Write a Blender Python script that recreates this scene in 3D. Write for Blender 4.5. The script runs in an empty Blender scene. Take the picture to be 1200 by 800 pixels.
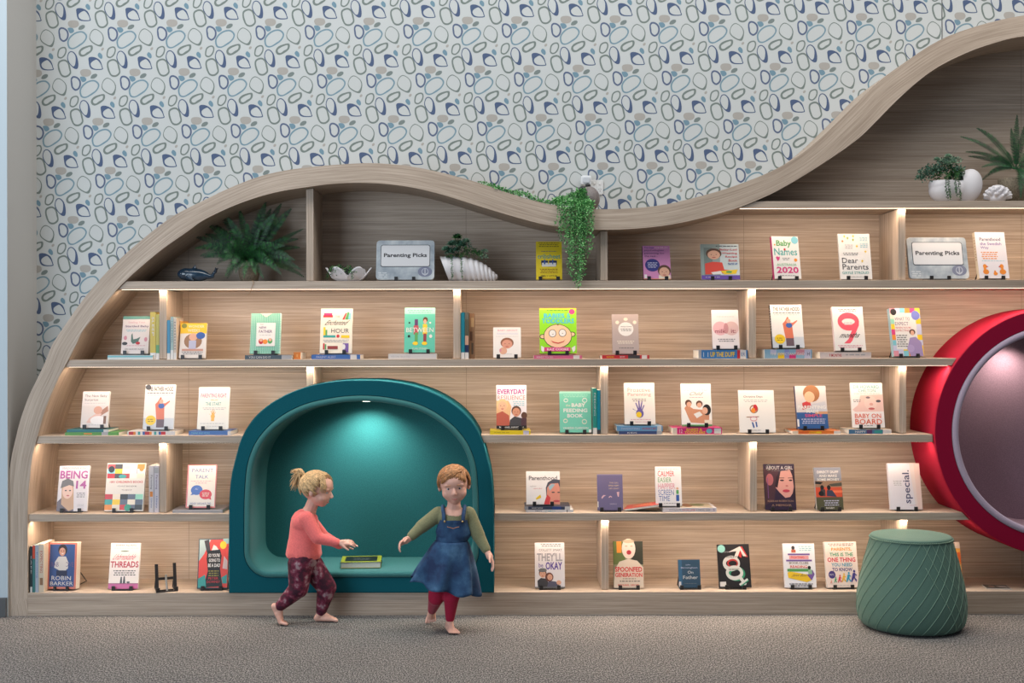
LEDW=4.1; CEILW=305; WINW=215; AMB=0.15; EXPO=0.0
import bpy, bmesh, math, random
from mathutils import Vector, Matrix, Euler, Quaternion
random.seed(7)
SC = bpy.context.scene
COL = SC.collection
PI = math.pi
F = 1400.0; CD = 7.0; ZC = 1.6; VX = 588.0; ROLL = 0.0018

def P(x, y, Y=0.0):
    """point of the photograph frame (1200x800) carried to depth Y"""
    dx = x - VX; dy = y - 400.0
    ux = dx - ROLL * dy; uy = dy + ROLL * dx
    s = (CD + Y) / F
    return Vector((ux * s, Y, ZC - uy * s))
def px(n, Y=0.0): return n * (CD + Y) / F

# ---------------------------------------------------------------- colours and materials
def lin(c):
    c = c / 255.0
    return c / 12.92 if c <= 0.04045 else ((c + 0.055) / 1.055) ** 2.4
def RGB(r, g, b): return (lin(r), lin(g), lin(b), 1.0)

class NT:
    def __init__(s, name):
        s.m = bpy.data.materials.new(name); s.m.use_nodes = True
        s.t = s.m.node_tree; s.b = s.t.nodes['Principled BSDF']
    def n(s, kind, **kw):
        nd = s.t.nodes.new(kind)
        for k, v in kw.items():
            if k in nd.inputs.keys(): nd.inputs[k].default_value = v
            else: setattr(nd, k, v)
        return nd
    def l(s, a, b): s.t.links.new(a, b)
    def bump(s, h, strength, dist=0.002):
        b = s.n('ShaderNodeBump'); b.inputs['Strength'].default_value = strength; b.inputs['Distance'].default_value = dist
        s.l(h, b.inputs['Height']); s.l(b.outputs[0], s.b.inputs['Normal'])
    def noise(s, vec, scale, detail=3, rough=0.55):
        x = s.n('ShaderNodeTexNoise'); x.inputs['Scale'].default_value = scale
        x.inputs['Detail'].default_value = detail; x.inputs['Roughness'].default_value = rough
        if vec is not None: s.l(vec, x.inputs['Vector'])
        return x
    def mix(s, fac, a, b, mode='MIX'):
        x = s.n('ShaderNodeMix', data_type='RGBA', blend_type=mode)
        if isinstance(fac, (int, float)): x.inputs[0].default_value = fac
        else: s.l(fac, x.inputs[0])
        for i, v in ((6, a), (7, b)):
            if isinstance(v, tuple): x.inputs[i].default_value = v
            else: s.l(v, x.inputs[i])
        return x.outputs[2]
    def ramp(s, fac, stops):
        r = s.n('ShaderNodeValToRGB'); e = r.color_ramp.elements
        while len(e) < len(stops): e.new(0.5)
        for i, (p, c) in enumerate(stops):
            e[i].position = p; e[i].color = c
        s.l(fac, r.inputs[0]); return r.outputs[0]

def simple(name, col, rough=0.5, metal=0.0, sheen=0.0, bumpy=0.0, bscale=200, var=0.0, coat=0.0, emis=None, estr=0):
    t = NT(name); b = t.b
    b.inputs['Base Color'].default_value = col
    b.inputs['Roughness'].default_value = rough; b.inputs['Metallic'].default_value = metal
    if sheen:
        b.inputs['Sheen Weight'].default_value = sheen; b.inputs['Sheen Roughness'].default_value = 0.4
    if coat: b.inputs['Coat Weight'].default_value = coat
    tc = t.n('ShaderNodeTexCoord')
    nz = t.noise(tc.outputs['Object'], bscale, 2)
    if var:
        dk = tuple(x * (1 - var) for x in col[:3]) + (1,); lt = tuple(min(1, x * (1 + var)) for x in col[:3]) + (1,)
        t.l(t.ramp(nz.outputs[0], [(0.3, dk), (0.7, lt)]), b.inputs['Base Color'])
    if bumpy: t.bump(nz.outputs[0], bumpy)
    if emis:
        b.inputs['Emission Color'].default_value = emis; b.inputs['Emission Strength'].default_value = estr
    return t.m

def wood(name, axis, dark, mid, light, seams=False, uv=False):
    """pale limed oak laminate; the grain runs along axis (or along U)"""
    t = NT(name); tc = t.n('ShaderNodeTexCoord')
    src = tc.outputs['UV'] if uv else tc.outputs['Object']
    sc = {'x': (1.5, 40, 95), 'z': (95, 40, 1.5), 'uv': (1.8, 80, 1)}[axis]
    mp = t.n('ShaderNodeMapping'); mp.inputs['Scale'].default_value = sc; t.l(src, mp.inputs[0])
    a = t.noise(mp.outputs[0], 1.6, 6, 0.62)
    mp2 = t.n('ShaderNodeMapping'); mp2.inputs['Scale'].default_value = tuple(v * f for v, f in zip(sc, (0.55, 0.2, 0.2))); t.l(src, mp2.inputs[0])
    w = t.noise(mp2.outputs[0], 1.0, 3, 0.5)
    c1 = t.ramp(a.outputs[0], [(0.30, dark), (0.50, mid), (0.68, light)])
    c2 = t.ramp(w.outputs[0], [(0.32, (0.87, 0.85, 0.83, 1)), (0.62, (1.05, 1.05, 1.05, 1))])
    c = t.mix(1.0, c1, c2, 'MULTIPLY')
    if seams:
        sp = t.n('ShaderNodeSeparateXYZ'); t.l(src, sp.inputs[0])
        m1 = t.n('ShaderNodeMath', operation='ADD'); m1.inputs[1].default_value = 0.0185 ; t.l(sp.outputs[2], m1.inputs[0])
        m2 = t.n('ShaderNodeMath', operation='PINGPONG'); m2.inputs[1].default_value = 0.1185; t.l(m1.outputs[0], m2.inputs[0])
        m3 = t.n('ShaderNodeMath', operation='LESS_THAN'); m3.inputs[1].default_value = 0.0011; t.l(m2.outputs[0], m3.inputs[0])
        c = t.mix(m3.outputs[0], c, (min(1, light[0] * 1.35), min(1, light[1] * 1.33), min(1, light[2] * 1.3), 1))
        a1 = t.n('ShaderNodeMath', operation='ADD'); a1.inputs[1].default_value = 0.22; t.l(sp.outputs[0], a1.inputs[0])
        a2 = t.n('ShaderNodeMath', operation='PINGPONG'); a2.inputs[1].default_value = 0.86; t.l(a1.outputs[0], a2.inputs[0])
        a3 = t.n('ShaderNodeMath', operation='LESS_THAN'); a3.inputs[1].default_value = 0.0012; t.l(a2.outputs[0], a3.inputs[0])
        c = t.mix(a3.outputs[0], c, (dark[0] * 0.7, dark[1] * 0.7, dark[2] * 0.7, 1))
    t.l(c, t.b.inputs['Base Color'])
    t.b.inputs['Roughness'].default_value = 0.55
    t.bump(a.outputs[0], 0.12)
    return t.m

WD = ((0.31, 0.238, 0.180, 1), (0.430, 0.342, 0.268, 1), (0.53, 0.430, 0.345, 1))
M = {}
M['wood_x'] = wood('limed_oak_horizontal', 'x', *WD)
M['wood_z'] = wood('limed_oak_vertical', 'z', *WD)
M['wood_uv'] = wood('limed_oak_curved', 'uv', *WD, uv=True)
M['wood_back'] = wood('limed_oak_panelling', 'x', *WD, seams=True)
def carpet():
    t = NT('grey_loop_carpet'); tc = t.n('ShaderNodeTexCoord')
    mp = t.n('ShaderNodeMapping'); mp.inputs['Scale'].default_value = (1, 0.45, 1); t.l(tc.outputs['Object'], mp.inputs[0])
    a = t.noise(mp.outputs[0], 150, 2, 0.8); b = t.noise(tc.outputs['Object'], 2.2, 3)
    c = t.ramp(a.outputs[0], [(0.39, (0.022, 0.021, 0.021, 1)), (0.5, (0.112, 0.108, 0.105, 1)), (0.61, (0.33, 0.315, 0.305, 1))])
    d = t.ramp(b.outputs[0], [(0.3, (0.9, 0.9, 0.9, 1)), (0.7, (1.06, 1.05, 1.04, 1))])
    t.l(t.mix(1.0, c, d, 'MULTIPLY'), t.b.inputs['Base Color']); t.b.inputs['Roughness'].default_value = 0.95
    t.bump(a.outputs[0], 0.6, 0.004); return t.m
M['carpet'] = carpet()
def attr_mat(name, rough, coat=0.0, translucent=False, bump=0):
    t = NT(name); a = t.n('ShaderNodeAttribute'); a.attribute_name = 'Col'
    t.l(a.outputs['Color'], t.b.inputs['Base Color']); t.b.inputs['Roughness'].default_value = rough
    if coat: t.b.inputs['Coat Weight'].default_value = coat
    if bump:
        tc = t.n('ShaderNodeTexCoord'); nz = t.noise(tc.outputs['Object'], 120, 2); t.bump(nz.outputs[0], bump)
    return t.m
M['print'] = attr_mat('printed_card', 0.42, 0.15)
M['leaf'] = attr_mat('leaf_surface', 0.55)
M['wallpaper'] = attr_mat('wallpaper_print', 0.8)
M['pages'] = simple('page_edges', (0.72, 0.68, 0.60, 1), 0.8, var=0.12, bscale=900)
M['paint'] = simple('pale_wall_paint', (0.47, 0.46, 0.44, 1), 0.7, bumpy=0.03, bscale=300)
M['paint_daylit'] = simple('pale_wall_paint_daylit', (0.46, 0.54, 0.59, 1), 0.55)  # same wall paint, with bluish window light put into its colour
M['skirting'] = simple('dark_grey_skirting', (0.085, 0.09, 0.095, 1), 0.6)
def dull(m):
    m.node_tree.nodes['Principled BSDF'].inputs['Specular IOR Level'].default_value = 0.18; return m
def fabric(name, c, var=0.14, sheen=0.35, scale=260, rough=0.85, soft=0.0):
    return dull(simple(name, c, rough, sheen=sheen, bumpy=0.25, bscale=scale, var=var))
M['teal_velvet'] = fabric('dark_teal_upholstery', (0.002, 0.088, 0.115, 1), 0.1, 0.0)
M['teal_light'] = fabric('sea_green_upholstery', (0.050, 0.185, 0.180, 1), 0.08, 0.2)
M['teal_back'] = fabric('teal_woven_felt', (0.028, 0.16, 0.165, 1), 0.16, 0.2, 170)
M['red_velvet'] = fabric('crimson_upholstery', (0.235, 0.001, 0.026, 1), 0.1, 0.0)
M['red_side'] = fabric('crimson_upholstery_lit', (0.36, 0.010, 0.032, 1), 0.1, 0.0)  # crimson upholstery lightened: LED light on the drum's side put into the colour
M['mauve'] = fabric('mauve_woven_felt', (0.255, 0.165, 0.205, 1), 0.14, 0.3, 170)
M['lilac'] = fabric('lilac_piping_fabric', (0.42, 0.335, 0.42, 1), 0.08, 0.2)
M['pouf'] = fabric('sage_green_leatherette', (0.090, 0.168, 0.135, 1), 0.1, 0.1, 300, 0.6)
M['pouf_seam'] = fabric('sage_green_seam_welt', (0.17, 0.28, 0.215, 1), 0.05, 0.1, 300, 0.6)
M['black'] = simple('black_plastic', (0.012, 0.012, 0.014, 1), 0.42)
M['grey_metal'] = simple('grey_plastic_strut', (0.17, 0.18, 0.18, 1), 0.4)
M['led'] = simple('led_diffuser', (0.9, 0.85, 0.8, 1), 0.5, emis=(1.0, 0.78, 0.60, 1), estr=2.2)
M['lamp'] = simple('lamp_lens', (0.9, 0.9, 0.85, 1), 0.4, emis=(0.95, 1.0, 0.85, 1), estr=5)
M['white_ceramic'] = simple('matt_white_ceramic', (0.66, 0.64, 0.66, 1), 0.6, bumpy=0.25, bscale=60)
M['grey_ceramic'] = simple('grey_brown_ceramic', (0.18, 0.155, 0.15, 1), 0.6, bumpy=0.3, bscale=70, var=0.15)
M['whale'] = simple('dark_blue_glaze', (0.012, 0.035, 0.065, 1), 0.22, var=0.4, bscale=25, coat=0.5)
M['basket'] = simple('woven_basket', (0.16, 0.13, 0.09, 1), 0.8, bumpy=0.8, bscale=140, var=0.5)
M['skin'] = simple('child_skin', (0.72, 0.40, 0.31, 1), 0.5, var=0.06, bscale=30)
M['skin_red'] = simple('lip_skin', (0.55, 0.16, 0.14, 1), 0.45)
M['eye'] = simple('eye_surface', (0.03, 0.035, 0.05, 1), 0.15)
M['hair_blond'] = simple('blond_hair', (0.60, 0.40, 0.20, 1), 0.45, var=0.35, bscale=70, bumpy=0.4)
M['hair_red'] = simple('strawberry_blond_hair', (0.46, 0.215, 0.085, 1), 0.45, var=0.4, bscale=70, bumpy=0.4)
M['coral_knit'] = fabric('coral_jersey', (0.82, 0.175, 0.165, 1), 0.08, 0.3, 120)
M['olive'] = fabric('olive_ribbed_jersey', (0.215, 0.215, 0.120, 1), 0.12, 0.2, 150)
M['leggings'] = fabric('raspberry_jersey', (0.36, 0.016, 0.05, 1), 0.08, 0.2)
def denim():
    t = NT('blue_denim'); tc = t.n('ShaderNodeTexCoord')
    a = t.noise(tc.outputs['Object'], 9, 4, 0.6); b = t.noise(tc.outputs['Object'], 400, 2)
    c = t.ramp(a.outputs[0], [(0.35, (0.008, 0.026, 0.085, 1)), (0.55, (0.022, 0.075, 0.17, 1)), (0.75, (0.07, 0.17, 0.30, 1))])
    t.l(c, t.b.inputs['Base Color']); t.b.inputs['Roughness'].default_value = 0.85; t.bump(b.outputs[0], 0.3); return t.m
M['denim'] = denim()
def camo():
    t = NT('burgundy_patterned_jersey'); tc = t.n('ShaderNodeTexCoord')
    a = t.noise(tc.outputs['Object'], 22, 3, 0.55)
    c = t.ramp(a.outputs[0], [(0.40, (0.040, 0.004, 0.016, 1)), (0.50, (0.125, 0.007, 0.030, 1)), (0.57, (0.20, 0.05, 0.08, 1)), (0.64, (0.30, 0.20, 0.22, 1))])
    t.l(c, t.b.inputs['Base Color']); t.b.inputs['Roughness'].default_value = 0.85; return t.m
M['camo'] = camo()

# ---------------------------------------------------------------- mesh collector
class MB:
    def __init__(s): s.v = []; s.f = []; s.c = []; s.uv = []; s.mi = []
    def add(s, verts, faces, col=None, mi=0, uvs=None):
        o = len(s.v); s.v += [tuple(v) for v in verts]
        for i, f in enumerate(faces):
            s.f.append([o + k for k in f]); s.c.append(col); s.mi.append(mi); s.uv.append(uvs[i] if uvs else None)
    def box(s, a, b, col=None, mi=0, mat=None):
        (x0, y0, z0), (x1, y1, z1) = a, b
        v = [Vector(q) for q in ((x0, y0, z0), (x1, y0, z0), (x1, y1, z0), (x0, y1, z0), (x0, y0, z1), (x1, y0, z1), (x1, y1, z1), (x0, y1, z1))]
        if mat is not None: v = [mat @ q for q in v]
        s.add(v, [(0, 3, 2, 1), (4, 5, 6, 7), (0, 1, 5, 4), (1, 2, 6, 5), (2, 3, 7, 6), (3, 0, 4, 7)], col, mi)
    def prism(s, poly, y0, y1, col=None, mi=0):
        """poly: list of (x,z), extruded from y0 to y1"""
        n = len(poly)
        v = [(x, y0, z) for x, z in poly] + [(x, y1, z) for x, z in poly]
        f = [tuple(range(n)), tuple(range(2 * n - 1, n - 1, -1))] + [(i, i + n, (i + 1) % n + n, (i + 1) % n) for i in range(n)]
        s.add(v, f, col, mi)
    def tube(s, pts, r, seg=8, col=None, mi=0, cap=True):
        pts = [Vector(p) for p in pts]; n = len(pts)
        rs = r if isinstance(r, (list, tuple)) else [r] * n
        v = []; up = None
        for i, p in enumerate(pts):
            t = (pts[min(i + 1, n - 1)] - pts[max(i - 1, 0)])
            t = t.normalized() if t.length > 1e-9 else Vector((0, 0, 1))
            if up is None: up = t.orthogonal().normalized()
            up = (up - t * up.dot(t)); up = up.normalized() if up.length > 1e-6 else t.orthogonal().normalized()
            w = t.cross(up)
            for k in range(seg):
                a = 2 * PI * k / seg
                v.append(p + (up * math.cos(a) + w * math.sin(a)) * rs[i])
        f = []
        for i in range(n - 1):
            for k in range(seg):
                f.append((i * seg + k, i * seg + (k + 1) % seg, (i + 1) * seg + (k + 1) % seg, (i + 1) * seg + k))
        if cap: f += [tuple(range(seg - 1, -1, -1)), tuple((n - 1) * seg + k for k in range(seg))]
        s.add(v, f, col, mi)
    def ell(s, c, r, seg=12, rings=8, rot=None, col=None, mi=0):
        c = Vector(c); r = (r, r, r) if isinstance(r, (int, float)) else r
        v = [Vector((0, 0, 1))]
        for i in range(1, rings):
            a = PI * i / rings
            for k in range(seg):
                b = 2 * PI * k / seg
                v.append(Vector((math.sin(a) * math.cos(b), math.sin(a) * math.sin(b), math.cos(a))))
        v.append(Vector((0, 0, -1)))
        v = [Vector((q.x * r[0], q.y * r[1], q.z * r[2])) for q in v]
        if rot is not None: v = [rot @ q for q in v]
        v = [c + q for q in v]
        f = [(0, 1 + k, 1 + (k + 1) % seg) for k in range(seg)]
        for i in range(rings - 2):
            for k in range(seg):
                a = 1 + i * seg
                f.append((a + k, a + seg + k, a + seg + (k + 1) % seg, a + (k + 1) % seg))
        L = len(v) - 1; a = 1 + (rings - 2) * seg
        f += [(L, a + (k + 1) % seg, a + k) for k in range(seg)]
        s.add(v, f, col, mi)
    def cap_(s, p, q, r1, r2, seg=12):
        """tapered capsule"""
        p = Vector(p); q = Vector(q); d = q - p; L = max(d.length, 1e-5); t = d / L
        pts = []; rs = []
        for k in range(5):
            a = PI / 2 * k / 4; pts.append(p - t * r1 * math.cos(a)); rs.append(max(1e-4, r1 * math.sin(a)))
        for k in range(5):
            a = PI / 2 * k / 4; pts.append(q + t * r2 * math.sin(a)); rs.append(max(1e-4, r2 * math.cos(a)))
        s.tube(pts, rs, seg)
    def lathe(s, prof, seg=48, centre=(0, 0, 0), col=None, mi=0, close=False):
        cx, cy, cz = centre; v = []
        for r, z in prof:
            for k in range(seg):
                a = 2 * PI * k / seg; v.append((cx + r * math.cos(a), cy + r * math.sin(a), cz + z))
        f = []
        for i in range(len(prof) - 1):
            for k in range(seg):
                f.append((i * seg + k, i * seg + (k + 1) % seg, (i + 1) * seg + (k + 1) % seg, (i + 1) * seg + k))
        f.append(tuple(range(seg - 1, -1, -1))); f.append(tuple((len(prof) - 1) * seg + k for k in range(seg)))
        s.add(v, f, col, mi)
    def build(s, name, mats, parent=None, smooth=False, loc=None, rot=None, bevel=0.0, recalc=True):
        me = bpy.data.meshes.new(name); me.from_pydata(s.v, [], s.f)
        if not isinstance(mats, (list, tuple)): mats = [mats]
        for m in mats: me.materials.append(M[m] if isinstance(m, str) else m)
        if any(k for k in s.mi): me.polygons.foreach_set('material_index', s.mi)
        if any(c is not None for c in s.c):
            ca = me.color_attributes.new('Col', 'FLOAT_COLOR', 'CORNER'); data = []
            for i, f in enumerate(s.f):
                c = s.c[i] or (0.8, 0.8, 0.8, 1); data += list(c) * len(f)
            ca.data.foreach_set('color', data)
        if any(u is not None for u in s.uv):
            uvl = me.uv_layers.new(name='UVMap'); data = []
            for i, f in enumerate(s.f):
                u = s.uv[i] or [(0, 0)] * len(f)
                for q in u: data += list(q)
            uvl.data.foreach_set('uv', data)
        me.validate(clean_customdata=False)
        if recalc:
            bm = bmesh.new(); bm.from_mesh(me); bmesh.ops.recalc_face_normals(bm, faces=bm.faces); bm.to_mesh(me); bm.free()
        if smooth: me.polygons.foreach_set('use_smooth', [True] * len(me.polygons))
        me.update()
        o = bpy.data.objects.new(name, me); COL.objects.link(o)
        if parent is not None: o.parent = parent
        if loc is not None: o.location = loc
        if rot is not None: o.rotation_euler = rot
        if bevel:
            b = o.modifiers.new('bevel', 'BEVEL'); b.width = bevel; b.segments = 2; b.limit_method = 'ANGLE'; b.angle_limit = 0.7
        return o

def tag(o, label=None, cat=None, group=None, kind=None):
    if label: o['label'] = label
    if cat: o['category'] = cat
    if group: o['group'] = group
    if kind: o['kind'] = kind
    return o
def thing(name, label, cat, loc=(0, 0, 0), rot=(0, 0, 0), group=None):
    o = bpy.data.objects.new(name, None); COL.objects.link(o); o.empty_display_size = 0.1
    o.location = loc; o.rotation_euler = rot
    return tag(o, label, cat, group)

def crom(pts, n=4, closed=True):
    """Catmull-Rom through 2D or 3D points"""
    pts = [Vector(p) for p in pts]; N = len(pts); out = []
    rng = range(N) if closed else range(N - 1)
    for i in rng:
        if closed: a, b, c, d = pts[(i - 1) % N], pts[i], pts[(i + 1) % N], pts[(i + 2) % N]
        else: a, b, c, d = pts[max(i - 1, 0)], pts[i], pts[i + 1], pts[min(i + 2, N - 1)]
        for k in range(n):
            t = k / n
            out.append(0.5 * ((2 * b) + (c - a) * t + (2 * a - 5 * b + 4 * c - d) * t * t + (3 * b - a - 3 * c + d) * t ** 3))
    if not closed: out.append(pts[-1].copy())
    return out
def resample(pts, n, closed=False):
    pts = [Vector(p) for p in pts]
    if closed: pts = pts + [pts[0]]
    L = [0]
    for i in range(1, len(pts)): L.append(L[-1] + (pts[i] - pts[i - 1]).length)
    out = []; m = n if closed else n - 1; j = 0
    for k in range(n):
        t = L[-1] * k / m
        while j < len(L) - 2 and L[j + 1] < t: j += 1
        u = (t - L[j]) / max(1e-9, L[j + 1] - L[j]); out.append(pts[j].lerp(pts[j + 1], min(1, max(0, u))))
    return out

# ---------------------------------------------------------------- the room
def shell():
    m = MB(); m.box((-6, -9.5, -0.1), (7.5, 0.6, 0)); tag(m.build('floor', 'carpet'), kind='structure')
    m = MB(); xl = P(42.3, 400, 0.40).x
    m.box((xl - 3, -0.03, 0), (xl, 0.6, 4.4)); w = m.build('wall_left', ['paint', 'paint_daylit']); tag(w, kind='structure')
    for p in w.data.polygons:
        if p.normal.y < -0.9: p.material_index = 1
    m = MB(); m.box((xl - 3, -0.05, 0), (xl - 0.004, -0.0305, 0.113)); tag(m.build('baseboard_left', 'skirting', bevel=0.003), kind='structure')
    # back wall, wrapped in a printed pebble paper
    m = MB(); bg = (0.475, 0.500, 0.500, 1)
    m.box((xl - 0.3, 0.412, 0), (7.5, 0.6, 4.4), bg)
    NV = (0.056, 0.088, 0.170, 1); TB = (0.135, 0.235, 0.300, 1); GG = (0.150, 0.185, 0.172, 1); BE = (0.335, 0.320, 0.295, 1); SB = (0.150, 0.245, 0.300, 1); GL = (0.155, 0.190, 0.185, 1)
    FILL = (0.468, 0.492, 0.490, 1)
    shapes = [
        ('r', NV, [(640, 75), (700, 68), (770, 105), (800, 180), (800, 215), (700, 217), (655, 190), (640, 130)], [(722, 100), (750, 112), (778, 150), (792, 188), (790, 206), (712, 205), (670, 178), (668, 135)]),
        ('b', TB, [(745, 40), (765, 16), (795, 40), (800, 75), (785, 90), (755, 68)], None),
        ('r', GG, [(870, 110), (930, 90), (980, 120), (1005, 200), (1008, 260), (960, 300), (900, 290), (862, 220), (852, 150)], 11),
        ('r', NV, [(965, 60), (985, 5), (1030, -3), (1075, 45), (1095, 130), (1088, 195), (1050, 200), (1000, 155), (970, 105)], [(974, 60), (992, 14), (1026, 8), (1060, 50), (1062, 120), (1050, 165), (1030, 170), (1004, 145), (980, 100)]),
        ('b', BE, [(538, 245), (560, 215), (620, 210), (660, 225), (668, 265), (630, 297), (560, 290)], None),
        ('b', GL, [(663, 318), (672, 285), (705, 265), (735, 268), (737, 292), (705, 318)], None),
        ('b', TB, [(538, 300), (590, 300), (612, 330), (600, 352), (570, 362), (548, 340)], None),
        ('r', (0.080, 0.110, 0.190, 1), [(430, 320), (455, 292), (500, 298), (540, 335), (550, 390), (530, 440), (488, 464), (445, 435), (430, 380)], 11),
        ('r', SB, [(540, 520), (532, 455), (570, 390), (640, 345), (710, 338), (755, 370), (764, 410), (735, 465), (680, 510), (610, 546), (565, 545)], 10),
        ('r', GG, [(790, 400), (812, 340), (855, 310), (905, 330), (945, 370), (960, 425), (942, 505), (905, 516), (840, 485), (798, 445)], [(798, 398), (820, 345), (858, 320), (902, 338), (937, 375), (948, 425), (930, 475), (900, 497), (845, 472), (808, 438)]),
        ('r', GG, [(415, 600), (430, 548), (470, 523), (510, 525), (525, 565), (505, 625), (460, 658), (420, 645)], 9),
        ('r', GG, [(665, 580), (700, 535), (770, 508), (825, 505), (826, 560), (780, 605), (715, 636), (675, 622)], 14),
        ('b', BE, [(928, 552), (936, 536), (955, 530), (962, 545), (950, 562), (934, 564)], None),
    ]
    outer = crom([(x, y, 0) for x, y in OUT], 3, False)
    def ylim(x):
        for i in range(len(outer) - 1):
            a, b = outer[i], outer[i + 1]
            if a.x <= x <= b.x: return a.y + (b.y - a.y) * (x - a.x) / max(1e-6, b.x - a.x)
        return 460 if x < 100 else 30
    ry = 0.4115
    for i in range(-12, 28):
        for j in range(-3, 9):
            ox = i * 57.72 + j * 14.35; oy = -0.52 * i + 57.2 * j
            for kk, (kind, col, pts, inner) in enumerate(shapes):
                A = [Vector((40 + x / 10 + ox, 60 + y / 10 + oy, 0)) for x, y in pts]
                cx = sum(q.x for q in A) / len(A); cy = sum(q.y for q in A) / len(A)
                if cx < 30 or cx > 1330 or cy < -60: continue
                if cy - 14 > min(ylim(cx - 14), ylim(cx + 14)) + 24 and cx > 45: continue
                Av = crom(A, 3); W = [P(q.x, q.y, ry) for q in Av]; n = len(W)
                if kind == 'b': m.add(W, [tuple(range(n))], col); continue
                if isinstance(inner, list): B = [Vector((40 + x / 10 + ox, 60 + y / 10 + oy, 0)) for x, y in inner]
                else:
                    c = Vector((cx, cy, 0)); B = []
                    for q in A:
                        d = q - c; B.append(c + d * (1 - inner * 0.19 / d.length))
                Bv = crom(B, 3); W2 = [P(q.x, q.y, ry) for q in Bv]
                m.add(W + W2, [(k, (k + 1) % n, n + (k + 1) % n, n + k) for k in range(n)], col)
                if random.random() < 0.5: m.add(W2, [tuple(range(n))], FILL)
    w = m.build('wall_back', 'wallpaper', recalc=False); tag(w, kind='structure')
    # butt joint of the paper
    m = MB(); a = P(1104, 60, 0.41); m.box((a.x - 0.0022, 0.4085, a.z - 0.3), (a.x + 0.0022, 0.4121, 4.4)); tag(m.build('trim_wallpaper_joint', simple('paper_joint', (0.12, 0.13, 0.13, 1), 0.8)), kind='structure')

OUT = [(9, 722), (8.6, 600), (9, 575), (10, 560), (13.5, 535), (18, 515), (23.6, 492.6), (31.5, 470), (37, 457), (44, 443), (53, 424), (61, 404), (74, 384), (98, 350), (120, 324), (140, 304), (160, 286), (190, 262), (210, 249), (240, 234), (266, 221.5), (300, 208), (332, 200), (366, 195.5), (400, 192.5), (437, 191), (475, 194), (508, 200), (540, 208), (570, 217), (600, 227.5), (640, 238.5), (670, 243), (705, 245), (740, 244), (780, 239.5), (820, 230), (860, 218), (907, 199), (950, 172), (1000, 125), (1025, 100), (1055, 77), (1100, 47.5), (1150, 29), (1200, 18), (1260, 12), (1330, 12), (1420, 18)]
INN = [(32.5, 692), (32.5, 600), (33, 580), (35, 560), (37.5, 537), (40.8, 522), (45.3, 506), (51, 486), (58.5, 465.6), (67.6, 445), (75, 430.6), (80, 421.6), (90, 402), (99, 384.5), (128, 350), (139, 337), (160, 317), (190, 292), (220, 271), (240, 257), (280, 238.5), (320, 226), (360, 219), (400, 214.6), (440, 214.6), (480, 219), (520, 228.5), (560, 241), (600, 253), (640, 263.3), (680, 268), (706, 269), (740, 268), (780, 264), (820, 256), (860, 245), (880, 237.5), (910, 224), (951, 200), (1000, 167), (1025, 144), (1050, 118.5), (1075, 96), (1100, 78), (1137, 60), (1175, 47.5), (1200, 42.5), (1260, 36), (1330, 35), (1420, 40)]
shell()

# ---------------------------------------------------------------- bookcase
BX1 = P(1420, 400, 0).x
FY = -0.012
case = thing('bookcase', 'long built-in pale oak bookcase with a wavy outline and lit shelves', 'bookcase', (0, 0, 0))
def zrow(y): return ZC - (y - 400) * 0.005
S = {'S0': (236.3, 243.9), 'S1': (328.8, 338.0), 'S2': (420.6, 429.0), 'S3': (509.7, 518.6), 'S4': (601.3, 610.0), 'PL': (693.2, 720.0)}
TOP = {k: zrow(v[0]) for k, v in S.items()}
# red drum and teal alcove outlines (needed to trim the shelves)
RC = P(1241, 506, -0.02); RR = px(146, -0.02)
NKPX = [(268, 695), (268, 640), (268.3, 590), (270, 565), (273.6, 545), (283.7, 511), (300.6, 485.7), (327.6, 465.5), (361, 452), (395, 446), (423.5, 445), (452, 446), (486, 452), (519.4, 465.5), (546.4, 485.7), (563.3, 511), (573.4, 545), (577, 565), (578.7, 590), (579, 640), (579, 695)]
NY = -0.03
NK = [P(x, y - ROLL * (x - VX), NY) for x, y in NKPX]; 
NK[0].z = NK[-1].z = TOP['PL'] + 0.001
NKs = resample(crom(NK[2:-2], 6, False), 81); NKs = [NK[0], NK[1]] + NKs + [NK[-2], NK[-1]]
def nook_x(z, left=True):
    best = None
    for a, b in zip(NKs[:-1], NKs[1:]):
        if (a.z - z) * (b.z - z) <= 0 and abs(a.z - b.z) > 1e-6:
            x = a.x + (b.x - a.x) * (z - a.z) / (b.z - a.z)
            if (x < RC.x) and best is None: best = x
            if (left and x < best) or (not left and x > best): best = x
    return best
def nook_top(x):
    for a, b in zip(NKs[:-1], NKs[1:]):
        if (a.x - x) * (b.x - x) <= 0 and abs(a.x - b.x) > 1e-6: return a.z + (b.z - a.z) * (x - a.x) / (b.x - a.x)
def drum_x(z): return RC.x - math.sqrt(max(0, RR ** 2 - (z - RC.z) ** 2))
# curved frame band
io = crom([P(x, y, FY) for x, y in OUT], 4, False); ii = crom([P(x, y, FY) for x, y in INN], 4, False)
N = 260
cut = 1
def pairup(A, B, n):
    """pair the outer outline with the nearest points of the inner one, monotonically"""
    A2 = resample(A, n); B2 = resample(B, n * 6); out = []; j = 0
    for a in A2:
        best = j; bd = 1e9
        for k in range(j, min(len(B2), j + 60)):
            d = (B2[k] - a).length
            if d < bd: bd = d; best = k
        j = best; out.append(B2[j])
    return A2, out
ao = resample(io, N); ao, bi = pairup(io, ii, N)
bi[0] = ii[0].copy(); bi[-1] = ii[-1].copy(); bi[0].z = 0.0; ao[0].z = 0.0
for k in range(len(bi)):
    if ao[k].z < TOP['PL'] : bi[k].z = ao[k].z; bi[k].x = ii[0].x
m = MB(); YB = 0.41; u = 0; us = [0]
for k in range(1, N): us.append(us[-1] + (ao[k] - ao[k - 1]).length)
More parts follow.
